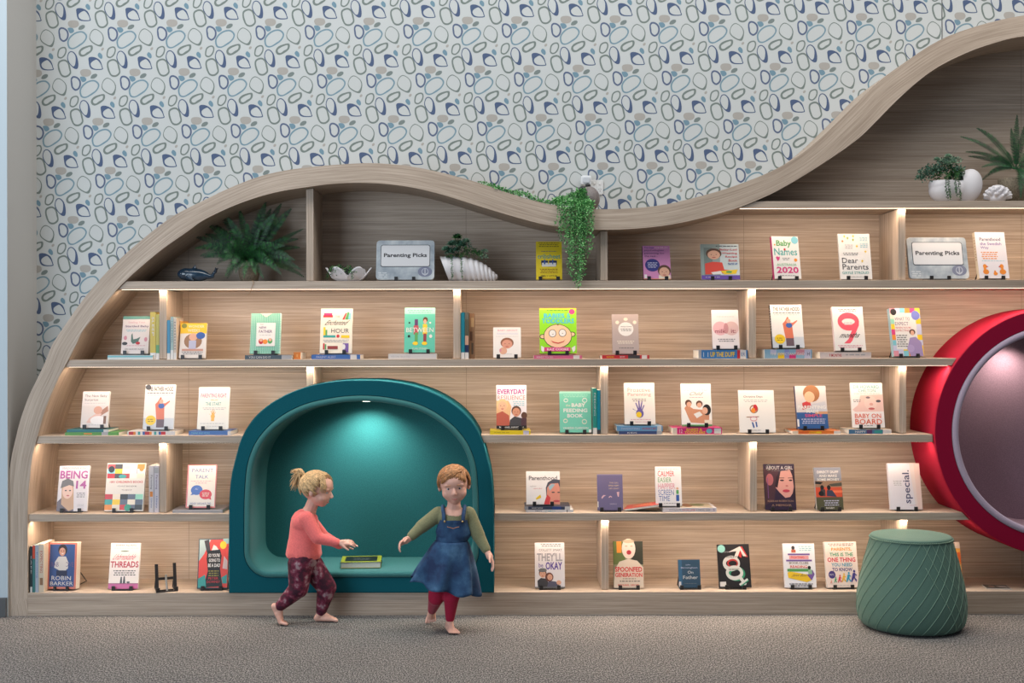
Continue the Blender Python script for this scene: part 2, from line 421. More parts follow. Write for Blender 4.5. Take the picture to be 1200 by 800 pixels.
for k in range(N - 1):
    a, b, c, d = ao[k], ao[k + 1], bi[k + 1], bi[k]
    w0 = (a - d).length; w1 = (b - c).length
    def bk(q): return Vector((q.x, YB, q.z))
    m.add([a, b, c, d], [(0, 3, 2, 1)], uvs=[[(us[k], 0), (us[k], w0), (us[k + 1], w1), (us[k + 1], 0)]])
    m.add([d, c, bk(c), bk(d)], [(0, 3, 2, 1)], uvs=[[(us[k], 1), (us[k], 1.4), (us[k + 1], 1.4), (us[k + 1], 1)]])
    m.add([b, a, bk(a), bk(b)], [(0, 3, 2, 1)], uvs=[[(us[k + 1], 2), (us[k + 1], 2.4), (us[k], 2.4), (us[k], 2)]])
    m.add([bk(a), bk(b), bk(c), bk(d)], [(0, 1, 2, 3)], uvs=[[(us[k], 0), (us[k + 1], 0), (us[k + 1], w1), (us[k], w0)]])
fr = m.build('curved_frame', 'wood_uv', case)
bm = bmesh.new(); bm.from_mesh(fr.data); bmesh.ops.remove_doubles(bm, verts=bm.verts, dist=0.00005)
bmesh.ops.holes_fill(bm, edges=[e for e in bm.edges if e.is_boundary], sides=8); bmesh.ops.recalc_face_normals(bm, faces=bm.faces); bm.to_mesh(fr.data); bm.free()
# back panelling
m = MB(); poly = [(q.x, q.z) for q in bi]; poly = [(poly[0][0], 0.02)] + poly[1:] + [(poly[-1][0], 0.02)]
m.prism(poly, 0.400, 0.4105); m.build('back_panel', 'wood_back', case)
# plinth
m = MB(); m.box((bi[0].x + 0.0005, FY, 0), (BX1, 0.398, TOP['PL'])); m.build('plinth', 'wood_x', case, bevel=0.0015)
m = MB(); m.box((BX1 + 0.0005, FY, 0), (BX1 + 0.12, 0.41, ii[-1].z)); m.build('end_panel', 'wood_z', case)
def inner_x(z):
    best = None
    for a, b in zip(bi[:-1], bi[1:]):
        if (a.z - z) * (b.z - z) <= 0 and abs(a.z - b.z) > 1e-7:
            x = a.x + (b.x - a.x) * (z - a.z) / (b.z - a.z)
            return x
def inner_z(x, lo=False):
    r = [a.z + (b.z - a.z) * (x - a.x) / (b.x - a.x) for a, b in zip(bi[:-1], bi[1:]) if (a.x - x) * (b.x - x) <= 0 and abs(a.x - b.x) > 1e-7]
    return max(r)
LEDS = []
def shelf(key, xa, xb, name='shelf'):
    """xa, xb: functions of height, or numbers"""
    yt, yb = S[key]; z1, z0 = zrow(yt), zrow(yb)
    fa = xa if callable(xa) else (lambda z: xa); fb = xb if callable(xb) else (lambda z: xb)
    m = MB(); poly = [(fa(z0), z0), (fb(z0), z0), (fb(z1), z1), (fa(z1), z1)]
    m.prism(poly, 0.0, 0.399); o = m.build(name, 'wood_x', case, bevel=0.0012)
    l0, l1 = fa(z0) + 0.012, fb(z0) - 0.012
    m = MB(); m.box((l0, 0.030, z0 - 0.0026), (l1, 0.041, z0 - 0.0002)); m.build('led_strip', 'led', o)
    LEDS.append((l0, l1, z0 - 0.0036))
E = 0.004
x862 = None
def s0_left(z):
    xs = [a.x + (b.x - a.x) * (z - a.z) / (b.z - a.z) for a, b in zip(bi[:-1], bi[1:]) if (a.z - z) * (b.z - z) <= 0 and abs(a.z - b.z) > 1e-7 and a.x > P(760, 0, 0).x]
    return xs[0] + E
shelf('S0', s0_left, BX1)
shelf('S1', lambda z: inner_x(z) + 0.0006, BX1)
shelf('S2', lambda z: inner_x(z) + 0.0006, lambda z: drum_x(z) - E)
shelf('S3', lambda z: inner_x(z) + 0.0006, lambda z: nook_x(z, True) - E)
shelf('S3', lambda z: nook_x(z, False) + E, lambda z: drum_x(z) - E)
shelf('S4', lambda z: inner_x(z) + 0.0006, lambda z: nook_x(z, True) - E)
shelf('S4', lambda z: nook_x(z, False) + E, lambda z: drum_x(z) - E)
def divider(xpx, z0, z1):
    a = P(xpx - 4.2, 400, 0.045).x; b = P(xpx + 4.2, 400, 0.045).x
    m = MB()
    zt0 = z1(a) if callable(z1) else z1; zt1 = z1(b) if callable(z1) else z1
    zb0 = z0(a) if callable(z0) else z0; zb1 = z0(b) if callable(z0) else z0
    m.prism([(a, zb0), (b, zb1), (b, zt1), (a, zt0)], 0.045, 0.399); m.build('divider', 'wood_z', case, bevel=0.0012)
BOT = {k: zrow(v[1]) for k, v in S.items()}
for x in (363.3, 708): divider(x, TOP['S1'] + E, lambda q: inner_z(q) - E)
divider(1057, TOP['S1'] + E, BOT['S0'] - E)
for x in (191, 535.5, 881.6): divider(x, TOP['S2'] + E, BOT['S1'] - E)
divider(363.3, lambda q: nook_top(q) + E, BOT['S2'] - E)
for x in (708.2, 1057.6): divider(x, TOP['S3'] + E, BOT['S2'] - E)
for x in (190.6, 882.5): divider(x, TOP['S4'] + E, BOT['S3'] - E)
for x in (708.6, 1058.5): divider(x, TOP['PL'] + E, BOT['S4'] - E)

# ---------------------------------------------------------------- upholstered alcoves
def inset(loop, d):
    """shift a closed outline (x,z) inward by d"""
    n = len(loop); out = []
    cx = sum(p[0] for p in loop) / n; cz = sum(p[1] for p in loop) / n
    for i in range(n):
        a = loop[(i - 1) % n]; b = loop[(i + 1) % n]; tx, tz = b[0] - a[0], b[1] - a[1]
        L = math.hypot(tx, tz) or 1; nx, nz = -tz / L, tx / L
        if nx * (cx - loop[i][0]) + nz * (cz - loop[i][1]) < 0: nx, nz = -nx, -nz
        out.append((loop[i][0] + nx * d, loop[i][1] + nz * d))
    return out
def skinloops(m, loops, close_last=False, close_first=False):
    """loops: list of (outline, Y)"""
    n = len(loops[0][0]); v = []
    for lp, Y in loops: v += [(x, Y, z) for x, z in lp]
    f = []
    for i in range(len(loops) - 1):
        for k in range(n):
            f.append((i * n + k, i * n + (k + 1) % n, (i + 1) * n + (k + 1) % n, (i + 1) * n + k))
    if close_last: f.append(tuple((len(loops) - 1) * n + k for k in range(n)))
    if close_first: f.append(tuple(range(n)))
    m.add(v, f)
def alcove(root, outer, opening, yf, face, side, lining, back, roll=0.034, yb=0.388, pipe=None):
    m = MB(); e = 0.006
    skinloops(m, [(outer, yb), (outer, yf + e), (inset(outer, e * 0.35), yf + e * 0.3), (inset(outer, e), yf)]); m.build('outer_shell', side, root, smooth=True)
    m = MB(); skinloops(m, [(inset(outer, e), yf + 0.0001), (inset(opening, -0.003), yf), (opening, yf + 0.006), (opening, yf + 0.03)]); m.build('front_face', face, root)
    m = MB(); L = []
    for k in range(9):
        a = PI * k / 8
        L.append((inset(opening, roll * (0.5 - 0.5 * math.cos(a))), yf + 0.008 - 0.016 * math.sin(a)))
    if pipe:
        skinloops(m, L); m.build('piping', pipe, root, smooth=True); m = MB(); L = [L[-1]]
    L += [(inset(opening, roll + 0.001), yf + 0.05), (inset(opening, roll + 0.004), yb - 0.04), (inset(opening, roll + 0.012), yb - 0.012)]
    skinloops(m, L); m.build('padded_lining', lining, root, smooth=True)
    m = MB(); skinloops(m, [(inset(opening, roll + 0.004), yb), (inset(opening, roll + 0.004), yb - 0.004), (inset(opening, roll + 0.012), yb - 0.012)], close_last=True, close_first=True); m.build('back_cushion', back, root, smooth=False)
nook = thing('reading_nook', 'teal upholstered arched reading alcove standing on the plinth behind the two children', 'reading nook', (0, 0, 0))
OPX = [(286, 646), (286, 600), (287, 570), (290.5, 541), (302, 514), (324, 491), (354.6, 474), (391.7, 465.4), (423.5, 463), (455, 465.4), (492, 474), (522, 491), (544.5, 514), (556.5, 541), (560, 570), (561, 600), (561, 646)]
op = [P(x, y - ROLL * (x - VX), NY) for x, y in OPX]
arc = crom(op, 5, False)
cr = px(30, NY); zb = P(423, 676.5, NY).z; xl, xr = arc[0].x, arc[-1].x
low = [Vector((xr - cr + cr * math.cos(a), NY, zb + cr - cr * math.sin(a))) for a in [PI / 2 * k / 8 for k in range(9)]]
low2 = [Vector((xl + cr - cr * math.sin(a), NY, zb + cr - cr * math.cos(a))) for a in [PI / 2 * k / 8 for k in range(9)]]
opening = resample(arc + low + low2, 160, True)
# outer loop paired by direction from the alcove centre
cen = Vector((0.5 * (xl + xr), NY, P(423, 580, NY).z))
def ray(loop, d):
    best = None
    n = len(loop)
    for i in range(n):
        a = loop[i]; b = loop[(i + 1) % n]
        ax, az = a.x - cen.x, a.z - cen.z; bx, bz = b.x - cen.x, b.z - cen.z
        den = d.x * (bz - az) - d.z * (bx - ax)
        if abs(den) < 1e-12: continue
        t = (ax * (bz - az) - az * (bx - ax)) / den; s = (ax * d.z - az * d.x) / den
        if t > 0 and -1e-6 <= s <= 1 + 1e-6: best = t if best is None else max(best, t)
    return Vector((cen.x + d.x * best, NY, cen.z + d.z * best))
outl = NKs
outer = []
for q in opening:
    d = (q - cen).normalized(); outer.append(ray(outl, d))
for cx_, cz_ in ((NK[0].x, NK[0].z), (NK[-1].x, NK[-1].z)):
    k = min(range(len(outer)), key=lambda i: (outer[i].x - cx_) ** 2 + (outer[i].z - cz_) ** 2); outer[k] = Vector((cx_, NY, cz_))
alcove(nook, [(q.x, q.z) for q in outer], [(q.x, q.z) for q in opening], NY, 'teal_velvet', 'teal_velvet', 'teal_light', 'teal_back')
m = MB(); c = P(430, 468.5, 0.2); m.lathe([(0.030, 0), (0.030, -0.006), (0.022, -0.008)], 24, (c.x, 0.2, ray([Vector(q) for q in opening], Vector((0, 0, 1))).z - 0.0385)); m.build('downlight', 'lamp', nook, smooth=False)
NLZ = ray([Vector(q) for q in opening], Vector((0, 0, 1))).z - 0.05

drum = thing('round_nook', 'crimson upholstered round reading pod cut off by the right edge', 'reading nook', (0, 0, 0))
n = 160
circ = lambda r: [(RC.x + r * math.cos(2 * PI * k / n), RC.z + r * math.sin(2 * PI * k / n)) for k in range(n)]
alcove(drum, circ(RR), circ(px(125.3, -0.02)), -0.02, 'red_velvet', 'red_side', 'mauve', 'mauve', roll=0.040, yb=0.399, pipe='lilac')
m = MB(); m.lathe([(0.030, 0), (0.030, -0.006), (0.022, -0.008)], 24, (RC.x - 0.16, 0.24, RC.z + math.sqrt((px(125.3) - 0.044) ** 2 - 0.16 ** 2) - 0.004)); m.build('downlight', 'lamp', drum)
# ---------------------------------------------------------------- printed covers
CN = dict(w=(238, 234, 230), k=(25, 24, 26), r=(205, 45, 55), o=(240, 145, 50), y=(245, 205, 40), g=(90, 165, 95), b=(55, 95, 170), n=(35, 45, 90),
          t=(60, 165, 160), p=(220, 60, 130), u=(120, 90, 165), s=(232, 178, 150), h=(95, 62, 45), a=(120, 120, 122), l=(185, 185, 188), c=(240, 226, 205),
          m=(130, 200, 215), e=(225, 150, 165), d=(70, 68, 72), B=(38, 62, 92), G=(150, 215, 190), L=(150, 225, 30), v=(95, 60, 110), z=(160, 120, 90), i=(205, 205, 230))
def C(k):
    if isinstance(k, str): k = CN[k]
    return tuple(x * 0.68 for x in RGB(*k)[:3]) + (1.0,)
_tc = {}
def text_mesh(s, bold=0.0):
    key = (s, bold)
    if key not in _tc:
        c = bpy.data.curves.new('lettering', 'FONT'); c.body = s; c.resolution_u = 2; c.offset = bold; c.fill_mode = 'FRONT'
        o = bpy.data.objects.new('lettering', c); me = bpy.data.meshes.new_from_object(o)
        v = [(q.co.x, q.co.y) for q in me.vertices]; f = [tuple(p.vertices) for p in me.polygons]
        bpy.data.objects.remove(o); bpy.data.curves.remove(c); bpy.data.meshes.remove(me)
        x0 = min(q[0] for q in v); x1 = max(q[0] for q in v); y0 = min(q[1] for q in v); y1 = max(q[1] for q in v)
        _tc[key] = ([((a - x0) / (x1 - x0), (b - y0) / (y1 - y0)) for a, b in v], f)
    return _tc[key]
EPS = 0.00009
def draw(m, art, W, H, place):
    """place(u_metres, z_metres, layer) -> 3D point; art in cover fractions, v runs down"""
    k = 0
    def poly(pts, col):
        m.add([place(u * W, (1 - v) * H, k) for u, v in pts], [tuple(range(len(pts)))], col)
    def ellp(cx, cy, rx, ry, col, n=18):
        poly([(cx + rx * math.cos(2 * PI * i / n), cy + ry * math.sin(2 * PI * i / n)) for i in range(n)], col)
    for a in art:
        k += 1; kind = a[0]
        if kind == 'r': _, x0, y0, x1, y1, col = a; poly([(x0, y0), (x1, y0), (x1, y1), (x0, y1)], C(col))
        elif kind == 'e': _, cx, cy, rx, ry, col = a; ellp(cx, cy, rx, ry, C(col))
        elif kind == 'p': poly([tuple(q) for q in a[1]], C(a[2]))
        elif kind == 'l':      # lines of small print
            _, x0, y0, x1, n, col = a[:6]; st = a[6] if len(a) > 6 else 0.035
            for i in range(n):
                sh = (0.0, 0.05, 0.02, 0.08)[i % 4] * (x1 - x0); y = y0 + i * st; x = x0 + sh
                while x < x1 - sh - 0.01:
                    w = 0.05 + 0.045 * ((int(x * 1000) * 7 + i * 3) % 5) / 4; xe = min(x + w, x1 - sh)
                    poly([(x, y), (xe, y), (xe, y + st * 0.45), (x, y + st * 0.45)], C(col)); x = xe + 0.022
        elif kind == 't':      # lettering fitted to a box
            _, s, x0, y0, x1, y1, col = a[:7]; opt = a[7] if len(a) > 7 else ''
            v, f = text_mesh(s, 0.028 if 'B' in opt else (0.012 if 'b' in opt else 0.0))
            sh = 0.18 if 'i' in opt else 0
            if 'V' in opt: pts = [place((x0 + (x1 - x0) * (1 - q)) * W, (1 - (y1 - (y1 - y0) * p)) * H, k) for p, q in v]
            elif 'D' in opt: pts = [place((x0 + (x1 - x0) * q) * W, (1 - (y0 + (y1 - y0) * p)) * H, k) for p, q in v]
            else: pts = [place((x0 + (x1 - x0) * (p * (1 - sh) + q * sh)) * W, (1 - (y1 - (y1 - y0) * q)) * H, k) for p, q in v]
            m.add(pts, f, C(col))
        elif kind == 'face':
            _, cx, cy, r, skin, hair = a[:6]; q = 0.8
            ellp(cx, cy - r * 0.16, r * 1.08, r * 0.98 * q + 0.0, C(hair)); k += 1
            ellp(cx, cy + r * 0.04, r * 0.86, r * 0.84 * q, C(skin)); k += 1
            for sx in (-1, 1): ellp(cx + sx * r * 0.34, cy - r * 0.02, r * 0.10, r * 0.06, C((115, 80, 70)), 8)
            poly([(cx - r * 0.3, cy + r * 0.36), (cx + r * 0.3, cy + r * 0.36), (cx + r * 0.16, cy + r * 0.48), (cx - r * 0.16, cy + r * 0.48)], C((185, 80, 80)))
            poly([(cx - r * 0.05, cy + r * 0.04), (cx + r * 0.08, cy + r * 0.22), (cx - r * 0.07, cy + r * 0.22)], C((205, 140, 115)))
        elif kind == 'ring':
            _, cx, cy, rx, ry, th, col = a; n = 24
            pts = []
            for i in range(n): c_, s_ = math.cos(2 * PI * i / n), math.sin(2 * PI * i / n); pts += [(cx + rx * c_, cy + ry * s_), (cx + (rx - th) * c_, cy + (ry - th * rx / rx) * s_)]
            m.add([place(u * W, (1 - v) * H, k) for u, v in pts], [(2 * i, (2 * i + 2) % (2 * n), (2 * i + 3) % (2 * n), 2 * i + 1) for i in range(n)], C(col))
        elif kind == 'hand':
            _, cx, cy, s, col, palm = a
            for i, (ang, L) in enumerate(((-62, .8), (-24, 1.0), (-4, 1.12), (14, 1.05), (34, .85))):
                an = math.radians(ang); dx, dy = math.sin(an), -math.cos(an); w = s * 0.14
                bx, by = cx + dx * s * 0.35, cy + dy * s * 0.3; ex, ey = cx + dx * s * L, cy + dy * s * L * 0.9
                poly([(bx - w * dy * -1 * .6, by + w * dx * .6), (ex - w * .45, ey), (ex, ey - w * .5), (ex + w * .45, ey), (bx + w * .7, by)], C(col))
            k += 1; ellp(cx, cy, s * 0.42, s * 0.36, C(palm))
        elif kind == 'rect_grid':
            _, x0, y0, x1, y1, nx, ny, cols = a
            for i in range(nx):
                for j in range(ny):
                    col = cols[(i * 5 + j * 3 + (i * j) % 4) % len(cols)]; dx = (x1 - x0) / nx; dy = (y1 - y0) / ny
                    poly([(x0 + i * dx, y0 + j * dy), (x0 + (i + 1) * dx, y0 + j * dy), (x0 + (i + 1) * dx, y0 + (j + 1) * dy), (x0 + i * dx, y0 + (j + 1) * dy)], C(col))
def paper_block(m, W, t, H, ct): m.box((0.0015 if True else 0, ct, 0.001), (W - 0.0012, t - ct, H - 0.001))

YB0 = 0.052
LEAN = math.radians(13)
def easel_mesh():
    parts = {}
    up = []
    for sx in (-1, 1):
        m = MB(); x = sx * 0.052; a = LEAN
        p = [(0.030, 0.004), (0.036, 0.004), (0.036 + 0.155 * math.sin(a), 0.004 + 0.155 * math.cos(a)), (0.032 + 0.155 * math.sin(a), 0.004 + 0.155 * math.cos(a))]
        v = [(x - 0.0095, y, z) for y, z in p] + [(x + 0.0095, y, z) for y, z in p]
        m.add(v, [(0, 1, 2, 3), (7, 6, 5, 4)] + [(i, 4 + i, 4 + (i + 1) % 4, (i + 1) % 4) for i in range(4)]); up.append(('upright', m))
        m = MB(); m.box((x - 0.0105, -0.006, 0.0), (x + 0.0105, 0.0, 0.027)); m.box((x - 0.0105, 0.0, 0.0), (x + 0.0105, 0.030, 0.0036)); up.append(('front_hook', m))
        m = MB(); y0 = 0.036; m.box((x - 0.004, y0 - 0.004, 0.0), (x + 0.004, 0.135, 0.0036))
        q0 = Vector((x, 0.133, 0.003)); q1 = Vector((x, 0.033 + 0.12 * math.sin(a), 0.12 * math.cos(a))); d = (q1 - q0).normalized()
        m.tube([q0, q1], 0.0035, 6); up.append(('rear_leg', m))
    for q in (((-0.0415, 0.0305, 0.0), (0.0415, 0.0355, 0.009)), ((-0.0415, -0.0045, 0.0), (0.0415, -0.0005, 0.006)), ((-0.0425, 0.0495, 0.062), (0.0425, 0.0535, 0.078))):
        m = MB(); m.box(*q); up.append(('crossbar', m))
    return up
EASEL = None
def easel(label, x, z, yaw, y=YB0, sy=1.0, sx=1.0):
    global EASEL
    r = thing('book_easel', label, 'book easel', (x, y, z), (0, 0, yaw), 'black easels holding books upright')
    r.scale = (sx, sy, 1)
    if EASEL is None:
        EASEL = [m.build(nm, 'black', r, bevel=0.0008) for nm, m in easel_mesh()]
    else:
        for o in EASEL:
            c = o.copy(); COL.objects.link(c); c.parent = r
    return r

def book(label, x0, x1, yt, sup, t=0.018, cover='w', spine=None, art=(), yaw=0.0, roll=0.0, lean=LEAN, hold=True, short=None, group=None, spine_art=None):
    """upright book on an easel: x0,x1 bottom corners in the photograph, yt its top edge, sup the height it stands on"""
    sy = max(1.0, (t + 0.001) / 0.030)
    hold_z = sup + (0.0046 if hold else 0.0)
    yf = YB0 + (0.030 * sy - t - 0.0008 if hold else 0)
    A = P(x0, 400, yf); B = P(x1, 400, yf); W = B.x - A.x; cx = (A.x + B.x) / 2
    zt = yt + ROLL * ((x0 + x1) / 2 - VX)
    H = 0.25
    for _ in range(20):
        Yt = yf + H * math.sin(lean); zz = ZC - (zt - 400) * (CD + Yt) / F; H = (zz - hold_z) / math.cos(lean)
    H -= t * math.sin(lean) / math.cos(lean)
    yo = yf - YB0
    r = thing('book', label, 'book', (cx - math.sin(yaw) * yo, YB0 + math.cos(yaw) * yo, hold_z + t * math.sin(lean) + 0.0002), (-lean, roll, yaw), group)
    ct = 0.0011; sc = spine or cover
    m = MB()
    m.box((-W / 2, 0, 0), (W / 2, ct, H), C(cover)); m.box((-W / 2, t - ct, 0), (W / 2, t, H), C(sc)); m.box((-W / 2, ct, 0), (-W / 2 + ct, t - ct, H), C(sc))
    draw(m, list(art), W, H, lambda u, v, k: (-W / 2 + u, -EPS * k, v))
    if spine_art: draw(m, spine_art, t, H, lambda u, v, k: (-W / 2 - EPS * k, t - u, v))
    m.build('cover', 'print', r, recalc=False)
    m = MB(); m.box((-W / 2 + ct + 0.0001, ct + 0.0001, 0.0015), (W / 2 - 0.0015, t - ct - 0.0001, H - 0.0015)); m.build('page_block', 'pages', r)
    if hold: easel('black easel holding ' + (short or ' '.join(('the ' + label).split()[:12])), cx, sup + 0.0004, yaw, sy=sy, sx=0.72 if t > 0.05 else 1.0)
    return r
def flat(label, x0, x1, yt, sup, col='w', art=(), depth=0.2, y=0.034, sidecol=None, pages=None, yaw=0.0, top_art=()):
    """book lying flat with its spine to the front; yt its upper edge; returns the height of its top"""
    A = P(x0, 400, y); B = P(x1, 400, y); W = B.x - A.x; cx = (A.x + B.x) / 2
    zt = P(cx * F / (CD + y) + VX, yt, y).z; H = max(0.006, zt - sup - 0.0006)
    r = thing('book', label, 'book', (cx, y, sup + 0.0004), (0, 0, yaw), 'books lying flat beneath the displayed books')
    ct = 0.0012
    m = MB(); c = C(col); d = depth
    m.box((-W / 2, 0, 0), (W / 2, d, ct), c); m.box((-W / 2, 0, H - ct), (W / 2, d, H), c); m.box((-W / 2, 0, ct), (W / 2, ct, H - ct), C(sidecol or col))
    draw(m, list(art), W, H, lambda u, v, k: (-W / 2 + u, -EPS * k, v))
    draw(m, list(top_art), W, d, lambda u, v, k: (-W / 2 + u, v, H + EPS * k))
    m.build('cover', 'print', r, recalc=False)
    m = MB(); m.box((-W / 2 + 0.001, ct + 0.0001, ct + 0.0001), (W / 2 - 0.001, d - 0.003, H - ct - 0.0001)); m.build('page_block', 'pages', r)
    return sup + H + 0.0006
def spine_book(label, x0, x1, yt, sup, col, art=(), depth=0.16, y=0.07, roll=0.0, group=None, dz=0.0):
    A = P(x0, 400, y); B = P(x1, 400, y); W = B.x - A.x; cx = (A.x + B.x) / 2
    H = P(VX, yt + ROLL * (x0 - VX), y).z - sup - 0.0005
    r = thing('book', label, 'book', (cx, y, sup + 0.0005 + abs(math.sin(roll)) * W / 2), (0, roll, 0), group)
    ct = 0.0011; m = MB(); c = C(col)
    m.box((-W / 2, 0, 0), (-W / 2 + ct, depth, H), c); m.box((W / 2 - ct, 0, 0), (W / 2, depth, H), c); m.box((-W / 2 + ct, 0, 0), (W / 2 - ct, ct, H), c)
    draw(m, list(art), W, H, lambda u, v, k: (-W / 2 + u, -EPS * k, v))
    m.build('cover', 'print', r, recalc=False)
    m = MB(); m.box((-W / 2 + ct + 0.0001, ct + 0.0001, 0.0015), (W / 2 - ct - 0.0001, depth - 0.002, H - 0.0015)); m.build('page_block', 'pages', r)
    return r
S1, S2, S3, S4, PL = (TOP[k] for k in ('S1', 'S2', 'S3', 'S4', 'PL'))
R = math.radians
# ---- upper shelf
book('yellow book with a small cot drawing, beside the trailing plant', 628.5, 659, 283, S1, 0.02, (244, 214, 30), art=[
    ('t', 'EMILY OSTER', .18, .88, .82, .93, 'k', 'b'), ('l', .1, .03, .9, 3, (120, 105, 30), .045), ('t', 'cribsheet', .06, .33, .94, .45, 't', 'b'), ('l', .2, .25, .8, 1, 'a', .04),
    ('r', .2, .50, .8, .62, 'n'), ('r', .23, .56, .77, .66, 'w'), ('r', .3, .48, .36, .6, 'b'), ('r', .46, .5, .5, .6, 'y'), ('r', .62, .47, .66, .6, 'b'), ('l', .15, .72, .85, 3, (160, 120, 20), .045), ('r', .1, .965, .9, .995, (190, 150, 20))])
book('pink book with a round dark blue badge and a baby face', 754.5, 787, 288, S1, 0.022, (214, 140, 190), spine='k', yaw=R(4), art=[
    ('t', 'The best', .06, .03, .42, .08, 'u', 'B'), ('t', 'CHILD', .45, .03, .93, .08, (240, 190, 215), 'B'), ('t', 'psychologists', .06, .11, .78, .17, 'v', 'b'), ('t', 'parenting for', .06, .20, .8, .26, 'v', 'b'), ('t', 'the rest...', .06, .28, .55, .34, 'v', 'b'),
    ('e', .34, .58, .27, .19, (45, 50, 130)), ('l', .16, .50, .52, 4, 'i', .045), ('r', .55, .88, .98, .99, 'c'), ('face', .76, .78, .22, 's', 'h'), ('r', .03, .86, .12, .97, 'w'), ('r', .0, .985, 1, 1, 'o')])
book('wide recipe book with a toddler in red eating, purple lower edge', 822.5, 867.5, 286, S1, 0.016, (205, 215, 215), art=[
    ('r', 0, .0, .5, .88, (150, 165, 160)), ('r', .08, .1, .3, .88, (120, 135, 130)), ('r', 0, .88, 1, 1, (105, 75, 165)), ('p', [(.1, .55), (.3, .5), (.55, .52), (.6, .72), (.85, .75), (.9, .82), (.1, .86)], (225, 75, 60)),
    ('face', .34, .30, .19, 's', 'h'), ('p', [(.5, .76), (.95, .72), (.9, .84), (.6, .86)], 'y'), ('p', [(.25, .8), (.5, .76), (.55, .84), (.3, .86)], 'w'), ('e', .72, .79, .08, .03, 'g'),
    ('t', 'Baby-Led', .5, .13, .95, .20, 'r', 'b'), ('t', 'Weaning', .55, .23, .95, .30, 'r', 'b'), ('t', 'Recipe', .64, .33, .95, .40, 'r', 'b'), ('t', 'Book', .72, .43, .95, .50, 'r', 'b'), ('l', .4, .05, .95, 1, 'd', .04), ('l', .7, .54, .95, 2, 'b', .03), ('l', .1, .93, .5, 1, 'i', .03)])
book('white name book with green and pink lettering and a pink spine', 907.5, 940, 277, S1, 0.03, 'w', spine='p', yaw=R(7), art=[
    ('e', .86, .09, .13, .09, 'm'), ('t', 'Baby', .16, .09, .72, .27, 'g', 'B'), ('t', 'Names', .06, .28, .92, .45, 't', 'b'), ('e', .46, .31, .04, .03, 'r'), ('e', .1, .2, .03, .02, 'o'),
    ('p', [(.1, .50), (.16, .47), (.2, .49), (.26, .48), (.24, .54), (.17, .59)], 'p'), ('l', .35, .51, .62, 2, 'a', .035), ('e', .84, .56, .06, .04, 'o'), ('t', 'AUSTRALIA', .12, .64, .86, .70, (120, 190, 130)), ('t', '2020', .1, .72, .92, .87, 'p', 'B'), ('l', .2, .92, .8, 1, 'a', .03)])
book('white book with scattered gold stars and thin serif title', 985.5, 1022.5, 274, S1, 0.018, 'w', art=[
    *[('p', [(x - .045, y), (x - .012, y - .01), (x, y - .035), (x + .012, y - .01), (x + .045, y), (x + .015, y + .012), (x + .02, y + .04), (x, y + .02), (x - .02, y + .04), (x - .015, y + .012)], c) for x, y, c in ((.2, .05, 'y'), (.3, .09, (170, 190, 70)), (.13, .16, 'o'), (.47, .13, (170, 190, 70)), (.58, .27, 'y'), (.48, .05, 'y'), (.84, .39, 'y'), (.72, .6, 'y'))],
    ('l', .2, .24, .45, 3, 'l', .035), ('l', .68, .08, .93, 3, 'm', .03), ('l', .68, .22, .93, 3, 'm', .035), ('l', .12, .42, .6, 2, 'a', .035), ('t', 'Dear', .08, .53, .58, .65, 'd'), ('t', 'Parents', .08, .67, .9, .79, 'd'), ('t', 'GAYLE STROUD', .06, .83, .9, .89, 't'), ('l', .3, .94, .75, 1, 'l', .03)])
book('white book with two orange ducks and a duckling', 1147.5, 1184, 272, S1, 0.03, (238, 232, 238), spine=(235, 215, 185), yaw=R(5), art=[
    ('t', 'Parenthood', .14, .12, .84, .19, 'n', 'b'), ('t', 'the Swedish', .14, .22, .86, .285, 'u', 'b'), ('t', 'Way', .14, .31, .42, .38, 'u', 'b'), ('l', .14, .43, .7, 4, 'o', .045), ('l', .14, .62, .92, 1, 'm', .025),
    ('e', .24, .86, .1, .055, 'o'), ('e', .22, .74, .065, .045, 'o'), ('p', [(.27, .73), (.34, .75), (.27, .765)], 'r'), ('r', .17, .74, .25, .86, 'o'), ('e', .55, .90, .07, .035, 'o'), ('e', .54, .86, .035, .03, 'o'), ('e', .8, .86, .11, .055, 'o'), ('e', .78, .74, .065, .045, 'o'), ('p', [(.73, .73), (.66, .75), (.73, .765)], 'r'), ('r', .75, .74, .83, .86, 'o')],
    spine_art=[('l', .3, .1, .7, 9, 'z', .06)])
# ---- second shelf
z = flat('thin white and turquoise book lying under the book of newborn advice', 126, 179, 416, S2, (215, 228, 228), [('r', 0, .1, 1, .5, (120, 195, 205)), ('t', 'AWAKENED', .1, .5, .5, .9, 'w')])
book('white book with red medallions and a green pram sketch', 141.5, 173.5, 370.5, z, 0.016, (240, 228, 225), art=[
    ('r', 0, 0, 1, .08, (110, 165, 150)), ('t', 'Settling Your', .2, .14, .82, .2, 'e'), ('t', 'Startled Baby', .1, .24, .96, .31, 'v', 'b'), ('l', .14, .36, .9, 2, 'm', .035), ('e', .13, .58, .06, .06, 'e'), ('e', .88, .62, .06, .06, 'e'),
    ('p', [(.34, .5), (.38, .45), (.42, .62), (.55, .6), (.68, .55), (.6, .7), (.42, .74), (.34, .68)], (90, 120, 110)), ('e', .12, .73, .1, .045, 'd'), ('e', .6, .72, .08, .04, 'r'), ('l', .2, .78, .9, 1, 'e', .03), ('t', 'DR HARVEY KARP', .14, .86, .84, .9, 'a')])
g = 'upright books beside the divider on the second shelf'
spine_book('yellow book standing spine out, leftmost of the yellow pair', 176, 182.5, 365.5, S2, (225, 195, 50), [('r', 0, .86, 1, 1, 'w'), ('t', 'SLEEP', .3, .1, .7, .5, 'w', 'D')], group=g, y=0.05)
